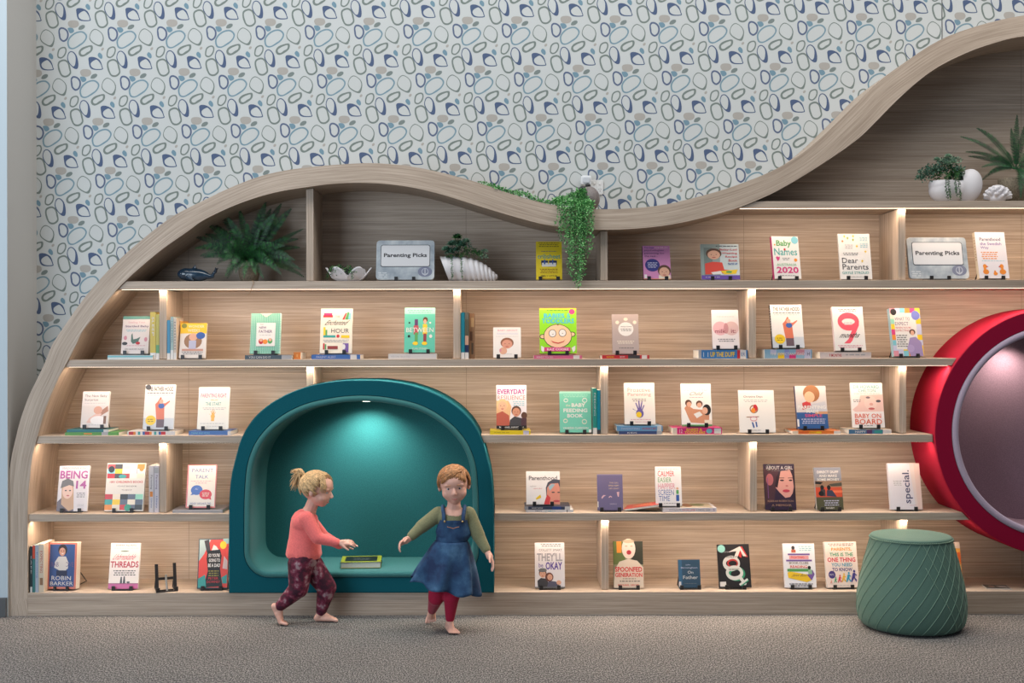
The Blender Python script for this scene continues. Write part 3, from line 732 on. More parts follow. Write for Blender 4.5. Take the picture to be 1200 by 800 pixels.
spine_book('yellow and green book standing spine out against the divider', 182.8, 186.6, 368, S2, (205, 190, 60), [('r', 0, .68, 1, .86, 'g'), ('r', 0, .86, 1, 1, 'w')], group=g, y=0.05)
spine_book('bright blue book standing spine out right of the divider', 195.6, 199.4, 375, S2, (0, 140, 185), [('r', 0, .84, 1, 1, 'w')], group=g, y=0.05)
spine_book('pale grey book standing spine out next to the bright blue one', 199.8, 203.2, 371, S2, (170, 195, 190), [('r', 0, .78, 1, 1, 'w'), ('t', 'HELPING', .3, .1, .7, .6, 'd', 'D')], group=g, y=0.05)
spine_book('cream book standing spine out between grey and orange ones', 203.5, 206.6, 372, S2, (225, 205, 185), [('l', .2, .1, .8, 10, 'a', .07), ('r', 0, .84, 1, 1, 'w')], group=g, y=0.05)
spine_book('orange book standing behind the yellow parenting cover', 207.2, 212.5, 376, S2, (240, 170, 40), [('t', 'FIRST YEAR', .3, .1, .7, .7, 'r', 'D')], group=g, y=0.138)
book('yellow topped book with a long haired mother and a blue badge', 209.5, 240.5, 378.5, S2, 0.018, (236, 226, 220), art=[
    ('r', 0, 0, 1, .3, (248, 200, 45)), ('e', .14, .08, .1, .07, (130, 135, 60)), ('t', 'WONDER', .3, .06, .9, .13, 'c', 'b'), ('t', 'WEEKS', .28, .17, .74, .25, 'c', 'b'), ('e', .5, .52, .34, .22, 'z'), ('e', .5, .4, .16, .11, 's'), ('r', .35, .5, .62, .75, (190, 190, 215)), ('r', .1, .74, .9, .8, (205, 150, 130)), ('e', .78, .36, .17, .1, 'b'), ('l', .1, .82, .9, 2, 'a', .05)])
z = flat('dark slate book lying under the green checked cover', 287, 342, 416, S2, (70, 90, 105), [('r', .78, 0, 1, 1, 'l'), ('t', 'YOU CAN DO IT', .08, .25, .55, .75, 'w')], y=0.03, depth=0.17)
b = flat('orange book lying behind the dark slate one', 344.0, 352.3, 412.5, S2, (225, 130, 40), [('r', .4, .3, .6, .7, (240, 170, 90))], y=0.060, depth=0.20)
book('green checked book with a white label and three little heads', 292.5, 328, 367, z, 0.018, (190, 235, 215), art=[
    *[('r', .06 * i + .02, 0, .06 * i + .045, 1, (110, 195, 160)) for i in range(16)], *[('r', 0, .06 * j + .02, 1, .06 * j + .035, (150, 215, 190)) for j in range(16)], ('p', [(.3, 0), (.7, 0), (.5, .1)], 'c'),
    ('r', .2, .24, .82, .82, 'w'), ('t', 'THE', .3, .27, .42, .3, 'a'), ('t', 'NEW', .28, .33, .52, .39, 'v', 'b'), ('t', 'FATHER', .28, .42, .72, .49, 'v', 'b'), ('l', .3, .54, .7, 1, 'l', .03), ('e', .36, .7, .08, .07, 'r'), ('e', .5, .71, .08, .06, 'o'), ('e', .66, .69, .08, .07, 'g'), ('e', .36, .67, .05, .04, 's'), ('e', .66, .66, .05, .04, 's')])
z = flat('blue book with a white label lying under the cream cover', 365, 422, 415.5, S2, (65, 115, 190), [('r', .8, 0, .93, 1, 'w'), ('t', 'PARENT ALERT', .1, .25, .5, .75, 'i')], depth=0.19)
book('cream book decorated with tiny coloured book stacks', 374.5, 412, 361.5, z, 0.018, (244, 234, 216), art=[
    ('r', .1, .1, .36, .19, 'p'), ('r', .08, .15, .38, .2, 'r'), ('p', [(.68, .25), (.78, .1), (.82, .1), (.75, .25)], 'r'), ('p', [(.76, .25), (.84, .08), (.9, .08), (.86, .25)], 'g'), ('p', [(.86, .25), (.9, .1), (.95, .1), (.94, .25)], 'm'), ('t', 'THE', .46, .16, .6, .2, 'a'),
    ('t', 'Enchanted', .12, .26, .92, .37, 'k', 'i'), ('t', 'HOUR', .34, .45, .9, .55, 'd'), ('r', .1, .42, .16, .6, 'y'), ('r', .16, .48, .22, .6, 'g'), ('r', .1, .6, .48, .65, 't'), ('e', .56, .62, .05, .035, 'r'), ('r', .66, .6, .92, .66, 'y'), ('l', .1, .7, .9, 2, 'l', .035), ('r', .1, .78, .15, .92, 'r'), ('r', .16, .8, .2, .92, 'g'), ('r', .24, .84, .56, .91, (150, 60, 60)), ('r', .72, .78, .9, .98, 'u'), ('e', .75, .86, .05, .06, 'w')])
z = flat('white book with a faint spine title lying under the mint cover', 455, 511.5, 414.5, S2, (232, 228, 226), [('t', 'NO ONE TELLS YOU', .06, .35, .45, .65, 'l')], depth=0.17)
book('mint green book with two standing figures in yellow boots', 473.5, 509.5, 360.5, z, 0.016, (100, 200, 175), spine=(205, 225, 215), art=[
    ('r', 0, 0, 1, .14, (165, 225, 205)), ('l', .1, .05, .9, 2, (120, 180, 160), .045), ('r', .33, .26, .44, .5, 'v'), ('r', .3, .4, .46, .6, (190, 80, 90)), ('r', .34, .56, .44, .8, 'g'), ('e', .36, .8, .09, .04, 'y'), ('e', .68, .27, .08, .06, 'h'), ('e', .67, .31, .05, .05, 's'), ('r', .6, .37, .74, .6, 'y'), ('r', .62, .58, .72, .8, (150, 60, 70)), ('e', .66, .8, .09, .04, 'y'),
    ('t', 'BETWEEN', .06, .45, .95, .55, 'w'), ('e', .16, .34, .03, .02, 'k'), ('e', .15, .64, .04, .03, 'k'), ('e', .84, .34, .03, .02, 'w'), ('e', .86, .64, .05, .04, 'w'), ('t', 'YUMI STYNES', .25, .9, .75, .94, 'w')])
g = 'spine-out books beside the middle divider of the second shelf'
spine_book('teal book standing spine out against the middle divider', 540.3, 544.5, 366, S2, (15, 140, 160), [('r', 0, .86, 1, 1, 'w')], group=g, y=0.05)
spine_book('photo covered book standing spine out beside the teal one', 545, 549.2, 366, S2, (125, 120, 105), [('r', 0, .15, 1, .5, (100, 95, 75)), ('r', 0, .5, 1, .7, 's'), ('r', 0, .7, 1, .86, 'n'), ('r', 0, .86, 1, 1, 'w')], group=g, y=0.05)
spine_book('brown mottled book standing spine out, right of the photo spine', 550, 556, 367, S2, (150, 115, 85), [('r', .3, .1, .9, .3, (190, 160, 120)), ('r', .1, .4, .6, .6, 'h'), ('r', .4, .65, .8, .9, (90, 75, 60))], group=g, y=0.09)
book('small square white book with a baby face', 578, 610.5, 383.5, S2, 0.016, (246, 240, 236), art=[
    ('t', 'BABY ABOUT', .16, .07, .88, .13, 'e', 'b'), ('t', 'PARENTHOOD', .14, .18, .9, .24, 'i', 'b'), ('l', .1, .3, .9, 1, 'l', .02), ('e', .36, .78, .14, .12, 's'), ('face', .5, .55, .22, (226, 160, 135), (150, 100, 75)), ('e', .26, .76, .04, .05, 'e'), ('l', .4, .88, .7, 1, 'l', .03)])
z = flat('pink book with a white label lying under the lime green cover', 625.5, 682, 416.3, S2, (225, 110, 150), [('r', .82, 0, .95, 1, 'w'), ('t', 'READY TO GO', .06, .25, .4, .75, 'w')], depth=0.19)
book('lime green book with a big cartoon baby head', 632.5, 676, 361, z, 0.03, (150, 225, 35), spine='o', art=[
    ('r', 0, 0, 1, .03, 'y'), ('l', .2, .04, .8, 1, (80, 130, 40), .04), ('e', .88, .08, .08, .06, 'p'), ('t', 'BABIES', .12, .12, .68, .22, (60, 180, 215), 'B'), ('t', '&', .74, .11, .84, .22, (60, 180, 215), 'b'), ('t', 'TODDLERS', .06, .23, .94, .34, (60, 180, 215), 'B'),
    ('e', .09, .63, .09, .055, 'k'), ('e', .09, .63, .07, .04, (250, 205, 165)), ('e', .88, .58, .09, .055, 'k'), ('e', .88, .58, .07, .04, (250, 205, 165)), ('e', .49, .62, .385, .265, 'k'), ('e', .49, .62, .37, .252, (250, 205, 165)), ('e', .35, .56, .105, .088, 'k'), ('e', .35, .56, .09, .076, 'w'), ('e', .62, .55, .105, .088, 'k'), ('e', .62, .55, .09, .076, 'w'), ('e', .36, .58, .012, .01, 'k'), ('e', .62, .56, .012, .01, 'k'),
    ('p', [(.3, .71), (.38, .745), (.5, .765), (.64, .735), (.69, .69), (.65, .75), (.5, .79), (.36, .765)], 'r'), ('p', [(.47, .32), (.5, .38), (.52, .33), (.51, .39), (.49, .39)], 'k'), ('p', [(.04, .83), (.14, .88), (.1, .98), (.04, .93)], 'w'), ('p', [(.96, .83), (.86, .88), (.9, .98), (.96, .93)], 'w'), ('r', .12, .865, .83, .955, 'p'), ('t', 'KAZ COOKE', .2, .885, .78, .935, 'w', 'b')])
z = flat('red book with a black end lying under the grey pink cover', 705.5, 761, 416, S2, (205, 50, 60), [('r', .55, 0, .8, 1, 'd'), ('r', .84, 0, .95, 1, 'w'), ('t', 'RAISING', .1, .25, .25, .75, 'y'), ('t', 'BOYS', .38, .25, .48, .75, 'w')], depth=0.18)
book('grey pink book with a white circle and small flowers', 718, 749, 368, z, 0.016, (182, 166, 162), art=[
    ('e', .52, .38, .29, .175, 'w'), ('e', .52, .13, .08, .04, 'c'), ('e', .2, .21, .07, .045, 'c'), ('e', .86, .21, .07, .045, 'c'), ('t', 'raising a human', .32, .3, .74, .34, 'd', 'b'), ('l', .32, .37, .74, 2, 'a', .04), ('l', .18, .68, .82, 2, 'c', .045), ('l', .25, .85, .8, 1, 'd', .03)])
z = flat('thick blue book with yellow letters lying by the divider', 818.5, 876, 410, S2, (60, 130, 195), [('r', 0, 0, .06, 1, 'l'), ('t', '1 1', .1, .25, .2, .8, 'w'), ('t', 'UP THE DUFF', .24, .22, .74, .8, 'y', 'B'), ('r', .79, 0, .85, 1, 'r'), ('r', .85, 0, .97, 1, 'w'), ('t', 'ER', .87, .3, .95, .7, 'b')], depth=0.2)
book('white book with two overlapping pink circles', 835.5, 867, 363, z, 0.016, (242, 230, 230), art=[
    ('l', .18, .17, .84, 1, 'l', .03), ('e', .3, .48, .27, .18, (238, 185, 190)), ('e', .72, .48, .27, .18, (226, 190, 186)), ('e', .52, .48, .09, .14, (205, 145, 150)), ('t', 'milk', .1, .5, .5, .6, (150, 60, 80), 'b'), ('t', 'it:', .7, .5, .88, .6, (150, 60, 80), 'b'), ('l', .2, .75, .84, 2, 'a', .05)])
z = flat('thick pastel striped book lying right of the divider', 896, 951.5, 409.3, S2, (150, 190, 215), [('r', .12, 0, .25, .5, 'i'), ('r', .28, .4, .42, 1, 'y'), ('r', .42, 0, .52, 1, (150, 160, 220)), ('r', .52, .5, .66, 1, 'p'), ('r', .66, 0, .84, .6, 'e'), ('r', .84, 0, .97, 1, 'i'), ('t', 'THE EXPECTANT DAD', .12, .35, .84, .65, 'w', 'b'), ('t', 'H', .9, .3, .95, .7, 'd')], depth=0.2)
FH = [('r', 0, .75, 1, 1, (205, 210, 218)), ('t', 'THE FATHER HOOD', .08, .05, .93, .15, 'd', 'B'), ('l', .08, .18, .93, 1, 'd', .04), ('l', .1, .23, .9, 1, 'l', .03),
      ('p', [(.36, .44), (.44, .38), (.52, .28), (.56, .3), (.5, .42), (.68, .42), (.82, .36), (.84, .38), (.66, .5), (.68, .78), (.42, .78)], (220, 120, 90)), ('e', .56, .48, .1, .06, 'b'), ('e', .55, .38, .07, .05, 's'), ('r', .43, .78, .68, .96, (105, 85, 95)), ('e', .24, .8, .17, .11, 'y'), ('l', .14, .77, .34, 2, (150, 130, 20), .045)]
book('white book with a father holding up a baby, on pastel stripes', 905.5, 943.5, 357, z, 0.024, 'w', spine='k', yaw=R(5), art=FH, spine_art=[('l', .2, .1, .8, 9, 'w', .06)])
z = flat('white book with a pink title lying under the big pink nine', 961, 1021, 412.6, S2, (232, 218, 214), [('t', '9 MONTHS', .18, .25, .42, .75, 'r', 'b'), ('l', .5, .3, .9, 1, 'l', .5)], depth=0.2)
book('white book with a huge pink numeral nine', 978.5, 1015.5, 359.5, z, 0.026, 'w', spine=(240, 215, 215), yaw=R(4), art=[
    ('l', .2, .05, .8, 2, 'd', .035), ('ring', .5, .34, .35, .21, .14, (240, 90, 110)), ('p', [(.62, .5), (.82, .36), (.84, .42), (.58, .78), (.5, .84), (.3, .84), (.46, .74)], (240, 90, 110)), ('l', .35, .36, .62, 2, 'l', .04), ('t', 'months', .16, .59, .9, .71, 'k', 'ib'), ('l', .1, .88, .9, 2, 'e', .04)])
book('colourful patchwork book with a pregnant woman in lilac', 1047, 1084, 361, S2, 0.034, (235, 222, 218), spine=(170, 205, 215), yaw=R(6), art=[
    ('rect_grid', 0, 0, 1, 1, 6, 9, ['e', 'y', 'm', 'c', 'p', 'i', 'G', 'o']), ('r', .12, .1, .84, .86, 'w'), ('e', .12, .08, .1, .07, 'k'), ('e', .84, .15, .14, .1, (120, 130, 210)), ('t', 'WHAT TO', .14, .19, .64, .26, 'v'), ('t', 'EXPECT', .14, .29, .58, .36, 'v'), ('t', "WHEN YOU'RE", .14, .39, .66, .43, 'r'), ('t', 'EXPECTING', .14, .45, .6, .49, 'r'), ('l', .14, .56, .5, 6, 'a', .045),
    ('e', .68, .5, .1, .06, 'h'), ('e', .68, .52, .06, .05, 's'), ('p', [(.58, .62), (.78, .6), (.95, .72), (.98, 1), (.55, 1), (.48, .82)], (165, 145, 190)), ('e', .58, .84, .12, .08, (180, 160, 205))])
# ---- third shelf
z = flat('green book lying at the far left of the third shelf', 76, 139, 506.2, S3, (95, 165, 75), [('r', .68, 0, .8, 1, 'l'), ('r', .35, .3, .5, .7, 'o')], depth=0.2)
z = flat('thin teal book stacked on the green one', 78, 127, 503, z, (40, 130, 135), [('r', .88, 0, 1, 1, 'w')], depth=0.19)
book('white book with a sleeping newborn held in a hand', 94, 126, 458.5, z, 0.016, (236, 224, 220), art=[
    ('r', 0, .4, 1, .9, (228, 216, 210)), ('t', 'The New Baby', .08, .09, .9, .18, 'a', 'b'), ('t', 'Surprise', .08, .2, .58, .28, 'a', 'b'), ('l', .1, .32, .85, 1, 'l', .03), ('p', [(.95, .4), (.98, .55), (.7, .68), (.6, .6)], (180, 125, 100)), ('p', [(.2, .86), (.3, .74), (.55, .6), (.75, .62), (.6, .78), (.3, .88)], (235, 190, 175)), ('e', .6, .52, .16, .11, (225, 165, 140)), ('e', .62, .8, .28, .12, (245, 238, 236)), ('r', .82, .68, .92, .9, (130, 90, 70)), ('l', .2, .92, .7, 1, 'l', .03)])
z = flat('red white and blue striped book lying on the third shelf', 149, 205, 505, S3, (235, 230, 228), [('rect_grid', .03, .1, .8, .9, 16, 1, ['r', 'w', 'b', 'o', 'w', 'r', 't'])], depth=0.2, pages=1)
book('white father and baby book with a yellow sticker, left of the hand book', 167, 203, 450.5, z, 0.016, 'w', art=FH + [('e', .1, .06, .09, .06, 'd')])
z = flat('blue book lying under the raised hand cover', 221, 270, 504.8, S3, (85, 130, 200), [('t', 'TWINS AND MORE', .06, .3, .5, .75, 'm'), ('r', .93, 0, 1, 1, 'w')], depth=0.2)
book('white book with a small raised orange hand', 230.5, 267, 453.5, z, 0.016, (244, 240, 232), art=[
    ('t', 'PARENTING RIGHT', .07, .15, .9, .25, 'p', 'b'), ('t', 'FROM', .4, .29, .62, .33, 'o'), ('t', 'THE START', .24, .36, .74, .44, 't', 'b'), ('l', .15, .49, .9, 2, 'l', .035), ('hand', .49, .70, .16, (240, 175, 70), (245, 190, 90)), ('r', .44, .72, .54, .81, (245, 190, 90)), ('l', .1, .86, .88, 1, 'l', .03), ('t', 'ZOE BURKE', .3, .92, .72, .95, 'l')])
z = flat('bright yellow book lying under the purple lettered cover', 574, 621.5, 504.3, S3, (245, 218, 40), [('r', .82, 0, .96, 1, 'i'), ('l', .1, .45, .5, 1, (150, 130, 30), .2)], depth=0.2)
book('white book with big purple lettering over a family photograph', 581.5, 617, 451, z, 0.018, (244, 234, 240), art=[
    ('l', .1, .03, .9, 1, 'l', .03), ('t', 'EVERYDAY', .04, .09, .96, .21, (165, 60, 140), 'B'), ('t', 'RESILIENCE', .04, .24, .96, .34, (185, 130, 120)), ('l', .55, .38, .95, 3, 'm', .04), ('p', [(0, .36), (.4, .36), (.5, .5), (.42, .9), (0, .96)], (235, 190, 140)), ('face', .2, .48, .17, (240, 190, 155), (240, 205, 150)), ('p', [(0, .66), (.2, .6), (.42, .7), (.45, .94), (0, .96)], (190, 95, 75)), ('face', .66, .62, .15, (215, 150, 120), 'h'), ('p', [(.45, .8), (.6, .72), (.82, .76), (.9, .96), (.42, .96)], 'd'), ('e', .92, .7, .1, .08, 'h'), ('r', .82, .76, 1, .96, (80, 50, 60)), ('r', 0, .93, 1, 1, 'k'), ('t', 'MICHAEL HAWTON', .1, .95, .9, .985, 'w', 'b')])
book('mint feeding book with white lettering and plump corners', 656, 693, 458.5, S3, 0.03, (120, 205, 180), art=[
    ('r', 0, 0, 1, .05, (165, 225, 205)), ('l', .12, .08, .9, 2, (170, 225, 205), .04), ('t', 'the', .2, .31, .34, .37, 'c'), ('t', 'BABY', .38, .29, .82, .38, 'w', 'B'), ('t', 'FEEDING', .12, .42, .88, .51, 'w', 'B'), ('t', 'BOOK', .24, .55, .74, .64, 'w', 'B'), ('ring', .2, .22, .07, .05, .02, 'w'), ('ring', .8, .22, .08, .06, .02, 'w'), ('ring', .18, .72, .07, .05, .02, 'c'), ('ring', .78, .74, .08, .06, .02, 'c'), ('t', 'VANESSA CLARKSON', .1, .87, .9, .92, 'w', 'b'), ('r', .92, .93, 1, 1, 'w')])
g = 'two spine-out books beside the third shelf divider'
spine_book('green teal book standing spine out behind the feeding book', 694.6, 699.4, 455, S3, (45, 160, 145), [('r', 0, .86, 1, 1, 'w'), ('t', 'FEEDING', .3, .1, .7, .6, 'w', 'D')], group=g, y=0.05)
spine_book('bright teal book standing spine out against the divider', 699.7, 703.4, 457, S3, (0, 150, 170), [('r', 0, .9, 1, 1, 'd')], group=g, y=0.05)
z = flat('dark blue book, lower of the pair under the handprint cover', 725, 775.5, 505, S3, (60, 80, 130), [('t', 'KIDS', .2, .25, .42, .75, 'w'), ('r', .88, 0, 1, 1, 'l')], depth=0.2)
z = flat('light blue book, upper of the pair under the handprint cover', 722.5, 776.5, 499, z, (120, 175, 215), [('t', 'PARENTING', .1, .3, .5, .7, 'i', 'b'), ('t', 'AN EXACT ART', .55, .3, .86, .7, 'r', 'b'), ('r', .88, 0, .97, 1, 'w')], depth=0.2)
book('cream book with a purple finger paint handprint', 732, 768, 448.5, z, 0.016, (246, 236, 228), art=[
    ('l', .28, .06, .7, 1, 'l', .03), ('t', 'Proactive', .12, .12, .86, .22, (225, 130, 130)), ('t', 'Parenting', .12, .24, .88, .34, (225, 130, 130)), ('l', .26, .39, .74, 2, 'a', .04), ('hand', .5, .74, .30, (110, 95, 165), (110, 95, 165)), ('e', .47, .77, .09, .07, 'y'), ('l', .2, .88, .85, 1, 'e', .03), ('t', 'MANDY GRAY', .35, .93, .75, .96, 'e')])
z = flat('hot pink book with yellow lettering lying on the third shelf', 788, 846, 501, S3, (225, 45, 130), [('r', 0, 0, .09, 1, 'c'), ('t', '12', .14, .2, .2, .8, 'w'), ('t', 'BABIES &', .28, .08, .6, .48, 'y', 'B'), ('t', 'TODDLERS', .24, .54, .66, .92, 'y', 'B'), ('e', .74, .5, .06, .38, 'm'), ('r', .84, .1, .98, .9, 'w')], depth=0.2)
book('white book with a parent lying back holding two babies', 799, 834.5, 449.5, z, 0.016, (246, 244, 240), art=[
    ('t', 'SECOND', .1, .05, .9, .17, (165, 205, 210)), ('t', 'Child', .26, .19, .76, .28, 'a', 'i'), ('l', .28, .32, .75, 1, 'e', .03), ('p', [(.1, .58), (.2, .5), (.4, .6), (.7, .62), (.92, .7), (.9, .95), (.3, .92), (.22, .8)], (215, 150, 115)), ('e', .24, .46, .11, .08, 'h'), ('e', .26, .49, .08, .06, 's'), ('e', .6, .48, .11, .08, 'h'), ('e', .6, .51, .08, .06, 's'), ('e', .84, .62, .14, .13, 'k'), ('e', .78, .64, .09, .08, 's'), ('p', [(.4, .72), (.6, .66), (.7, .74), (.5, .82)], 'w'), ('r', .75, .86, 1, .96, 'c'), ('r', 0, .97, 1, 1, 'g')])
book('plain white book with a small sketched walking child', 867, 909, 457, S3, 0.016, (244, 240, 236), art=[
    ('t', 'Christina Days', .14, .13, .68, .19, 'd', 'b'), ('l', .14, .23, .82, 2, 'l', .035), ('ring', .42, .45, .12, .1, .03, 'z'), ('e', .46, .42, .06, .08, 'r'), ('e', .4, .48, .06, .06, 'o'), ('p', [(.2, .63), (.55, .62), (.55, .64), (.2, .65)], 'z'), ('ring', .4, .68, .1, .06, .02, 'e'), ('p', [(.34, .76), (.38, .76), (.42, .88), (.38, .9)], 'b'), ('p', [(.44, .75), (.48, .75), (.5, .87), (.46, .88)], 'b'), ('l', .2, .94, .6, 1, 'l', .03)])
z = flat('orange book lying under the blue based toddler cover', 928.5, 985, 504.5, S3, (238, 130, 55), [('r', 0, 0, .12, 1, 'c'), ('r', .35, .2, .6, .8, 'y'), ('r', .86, .0, 1, 1, 'w'), ('t', 'HELLO BABY', .15, .25, .5, .75, 'r')], depth=0.2)
book('photo book of a curly haired toddler above a deep blue base', 934.5, 971.5, 452, z, 0.024, (222, 214, 212), spine='n', yaw=R(4), art=[
    ('p', [(.45, .44), (.95, .36), (1, .65), (.4, .62)], (205, 205, 215)), ('p', [(.2, .4), (.45, .34), (.5, .5), (.2, .56)], (205, 60, 65)), ('e', .52, .18, .27, .2, (170, 115, 75)), ('e', .45, .26, .17, .13, (240, 190, 155)), ('r', 0, .62, 1, 1, (50, 95, 155)), ('r', .6, .6, 1, .66, (215, 160, 120)),
    ('t', 'PARENTING', .06, .46, .96, .54, 'w', 'B'), ('t', 'MADE', .32, .56, .72, .63, 'w', 'B'), ('t', 'SIMPLE', .26, .66, .82, .73, (225, 80, 120), 'b'), ('l', .14, .77, .92, 3, 'i', .045), ('r', .0, .78, .06, .95, 'w')])
z = flat('teal and white book lying at the right end of the third shelf', 994.5, 1044.5, 503, S3, (75, 125, 165), [('t', 'HAPPY', .15, .25, .4, .75, 'w', 'b'), ('r', .42, 0, .55, 1, 'v'), ('r', .6, .2, .78, .8, 't'), ('r', .8, 0, 1, 1, 'w')], depth=0.2, top_art=[('r', 0, 0, 1, 1, 'c')])
book('white book with a close-up baby face and orange lettering', 999.5, 1037, 448.5, z, 0.018, (248, 242, 240), art=[
    ('t', 'DR HOWARD', .1, .05, .9, .13, 't', 'b'), ('t', 'CHILTON', .24, .14, .78, .21, 't', 'b'), ('l', .1, .235, .9, 1, 'l', .03), ('p', [(.3, .28), (1, .26), (1, .64), (.1, .65), (.02, .6), (.2, .5)], (245, 205, 195)), ('e', .6, .45, .2, .16, (248, 215, 205)), ('e', .53, .33, .07, .025, (130, 110, 120)), ('e', .85, .41, .08, .03, (90, 85, 95)), ('e', .62, .58, .1, .025, (205, 100, 100)), ('e', .62, .48, .06, .03, (232, 170, 160)), ('l', .06, .38, .3, 2, 'a', .035), ('t', 'BABY ON', .08, .69, .9, .79, (240, 105, 70), 'b'), ('t', 'BOARD', .08, .81, .92, .93, (240, 105, 70), 'b'), ('l', .35, .95, .65, 1, 'a', .03)])
# ---- fourth shelf
book('white book with a girl in a grey beanie and magenta lettering', 65.5, 101.5, 545.5, S4, 0.016, (228, 220, 224), art=[
    ('t', 'MADONNA KING', .1, .03, .92, .08, 'a'), ('t', 'BEING', .04, .11, .94, .29, (175, 75, 150), 'B'), ('t', '14', .58, .33, .92, .51, (175, 75, 150), 'B'), ('p', [(0, .8), (.12, .72), (.5, .7), (.56, 1), (0, 1)], (105, 90, 100)), ('p', [(.12, .42), (.5, .42), (.56, .95), (.4, 1), (.14, .85)], (200, 160, 125)), ('e', .32, .56, .17, .17, (235, 195, 175)), ('p', [(.08, .5), (.12, .34), (.3, .28), (.48, .34), (.52, .46), (.36, .43), (.2, .47)], (112, 106, 106)), ('e', .26, .55, .035, .014, 'd'), ('e', .4, .55, .035, .014, 'd'), ('e', .34, .66, .05, .014, (190, 100, 100)), ('l', .62, .6, .92, 3, 'a', .04), ('t', 'LESSONS', .66, .85, .88, .9, 'l')])
book('large book with a mosaic of small book covers and a white band', 121.5, 167, 542.5, S4, 0.02, (232, 226, 218), art=[
    ('rect_grid', .02, .02, .98, .32, 5, 3, [(190, 70, 70), 'y', 'c', 'm', 'o', 'd', 'r', 'w']), ('rect_grid', .0, .65, .98, .98, 5, 3, ['r', 'y', 'k', 't', 'G', 'c', 'o', (90, 100, 120)]), ('e', .12, .13, .08, .07, 'k'), ('r', .6, .02, .78, .22, 'w'), ('e', .9, .12, .06, .05, 'o'), ('e', .42, .28, .1, .04, 't'), ('e', .6, .93, .09, .07, (40, 150, 120)),
    ('t', "1001 CHILDREN'S BOOKS", .1, .37, .95, .42, 'r', 'b'), ('t', 'YOU MUST READ BEFORE', .3, .47, .8, .5, 'd'), ('t', 'YOU GROW UP', .42, .55, .68, .58, 'd')])
g = 'pair of white books beside the fourth shelf divider'
spine_book('white book standing spine out, left of the pair by the divider', 174.2, 179.8, 545.5, S4, (222, 218, 222), [('t', 'Parenting', .25, .2, .75, .5, 'd', 'D'), ('r', .2, .55, .8, .66, 'o'), ('t', 'Library', .3, .7, .7, .9, 'b', 'D')], group=g, y=0.05)
spine_book('white book standing spine out, right of the pair by the divider', 180.3, 186, 545.5, S4, (222, 216, 226), [('t', 'Parenting', .25, .2, .75, .5, 'v', 'D'), ('r', .1, .04, .9, .16, 'l'), ('t', 'Library', .3, .65, .7, .9, 'b', 'D')], group=g, y=0.05)
z = flat('white spiral notebook lying under the speech bubble cover', 202, 260.5, 597.3, S4, (205, 202, 205), [('r', 0, .15, 1, .35, 'l'), ('r', 0, .6, 1, .75, 'a')], depth=0.24, yaw=R(0), top_art=[('r', 0, 0, 1, 1, (150, 145, 150))])
book('pink edged book with a blue and a red speech bubble', 217, 251.5, 544.5, z, 0.016, (240, 140, 140), art=[
    ('r', .05, .02, .97, .97, (250, 240, 228)), ('t', 'PARENT', .16, .09, .88, .17, 'b'), ('t', 'TALK', .28, .24, .72, .32, 'b'), ('l', .14, .375, .86, 1, 'e', .025), ('l', .3, .42, .7, 1, 'e', .03), ('e', .35, .59, .2, .115, (75, 115, 195)), ('p', [(.2, .66), (.14, .71), (.3, .69)], (75, 115, 195)), ('t', 'ALL', .28, .54, .42, .58, 'i', 'i'), ('e', .66, .69, .21, .115, (230, 65, 80)), ('p', [(.74, .78), (.86, .82), (.84, .74)], (230, 65, 80)), ('l', .54, .65, .78, 3, 'c', .035), ('t', 'WENDY GROLNICK, PHD', .14, .88, .86, .93, 'b')])
z = flat('white book, lower of the pair under the smiling man cover', 616, 671.5, 597, S4, (230, 230, 234), [('t', 'KIRSTY', .2, .25, .34, .75, 'n', 'b'), ('t', 'LET THEM PLAY', .4, .25, .62, .75, 'm', 'b'), ('r', .86, 0, .88, 1, 'a')], depth=0.2)
z = flat('navy striped book, upper of the pair under the smiling man cover', 614.5, 668, 593.3, z, (60, 70, 95), [('r', 0, 0, .08, 1, 'l'), ('t', 'WHAT NOW', .15, .25, .4, .75, 'w', 'b'), ('r', .6, 0, .8, 1, (50, 80, 150)), ('r', .88, 0, 1, 1, 'w')], depth=0.19)
book('square white book with a painted portrait of a man with dark hair', 616.5, 656, 552, z, 0.016, (238, 236, 238), art=[
    ('t', 'Parenthood', .08, .14, .92, .27, 'd', 'b'), ('t', 'made for', .1, .43, .32, .47, 'a', 'i'), ('t', 'imperfect', .18, .5, .5, .55, 'r', 'i'), ('p', [(.58, .5), (.64, .34), (.8, .24), (1, .26), (1, 1), (.55, 1), (.6, .8)], (75, 80, 95)), ('p', [(.62, .5), (.72, .38), (.95, .36), (1, .5), (1, 1), (.6, 1)], (222, 150, 130)), ('p', [(.66, .46), (.76, .38), (.86, .4), (.7, .6)], (150, 190, 205)), ('p', [(.55, .9), (.62, .7), (.72, .8), (.68, 1), (.52, 1)], (215, 70, 75)), ('e', .8, .64, .05, .02, 'd'), ('e', .96, .64, .04, .02, 'd'), ('e', .9, .9, .1, .03, (190, 70, 80)), ('p', [(.28, .82), (.42, .7), (.44, .8), (.3, .86)], 'y')])
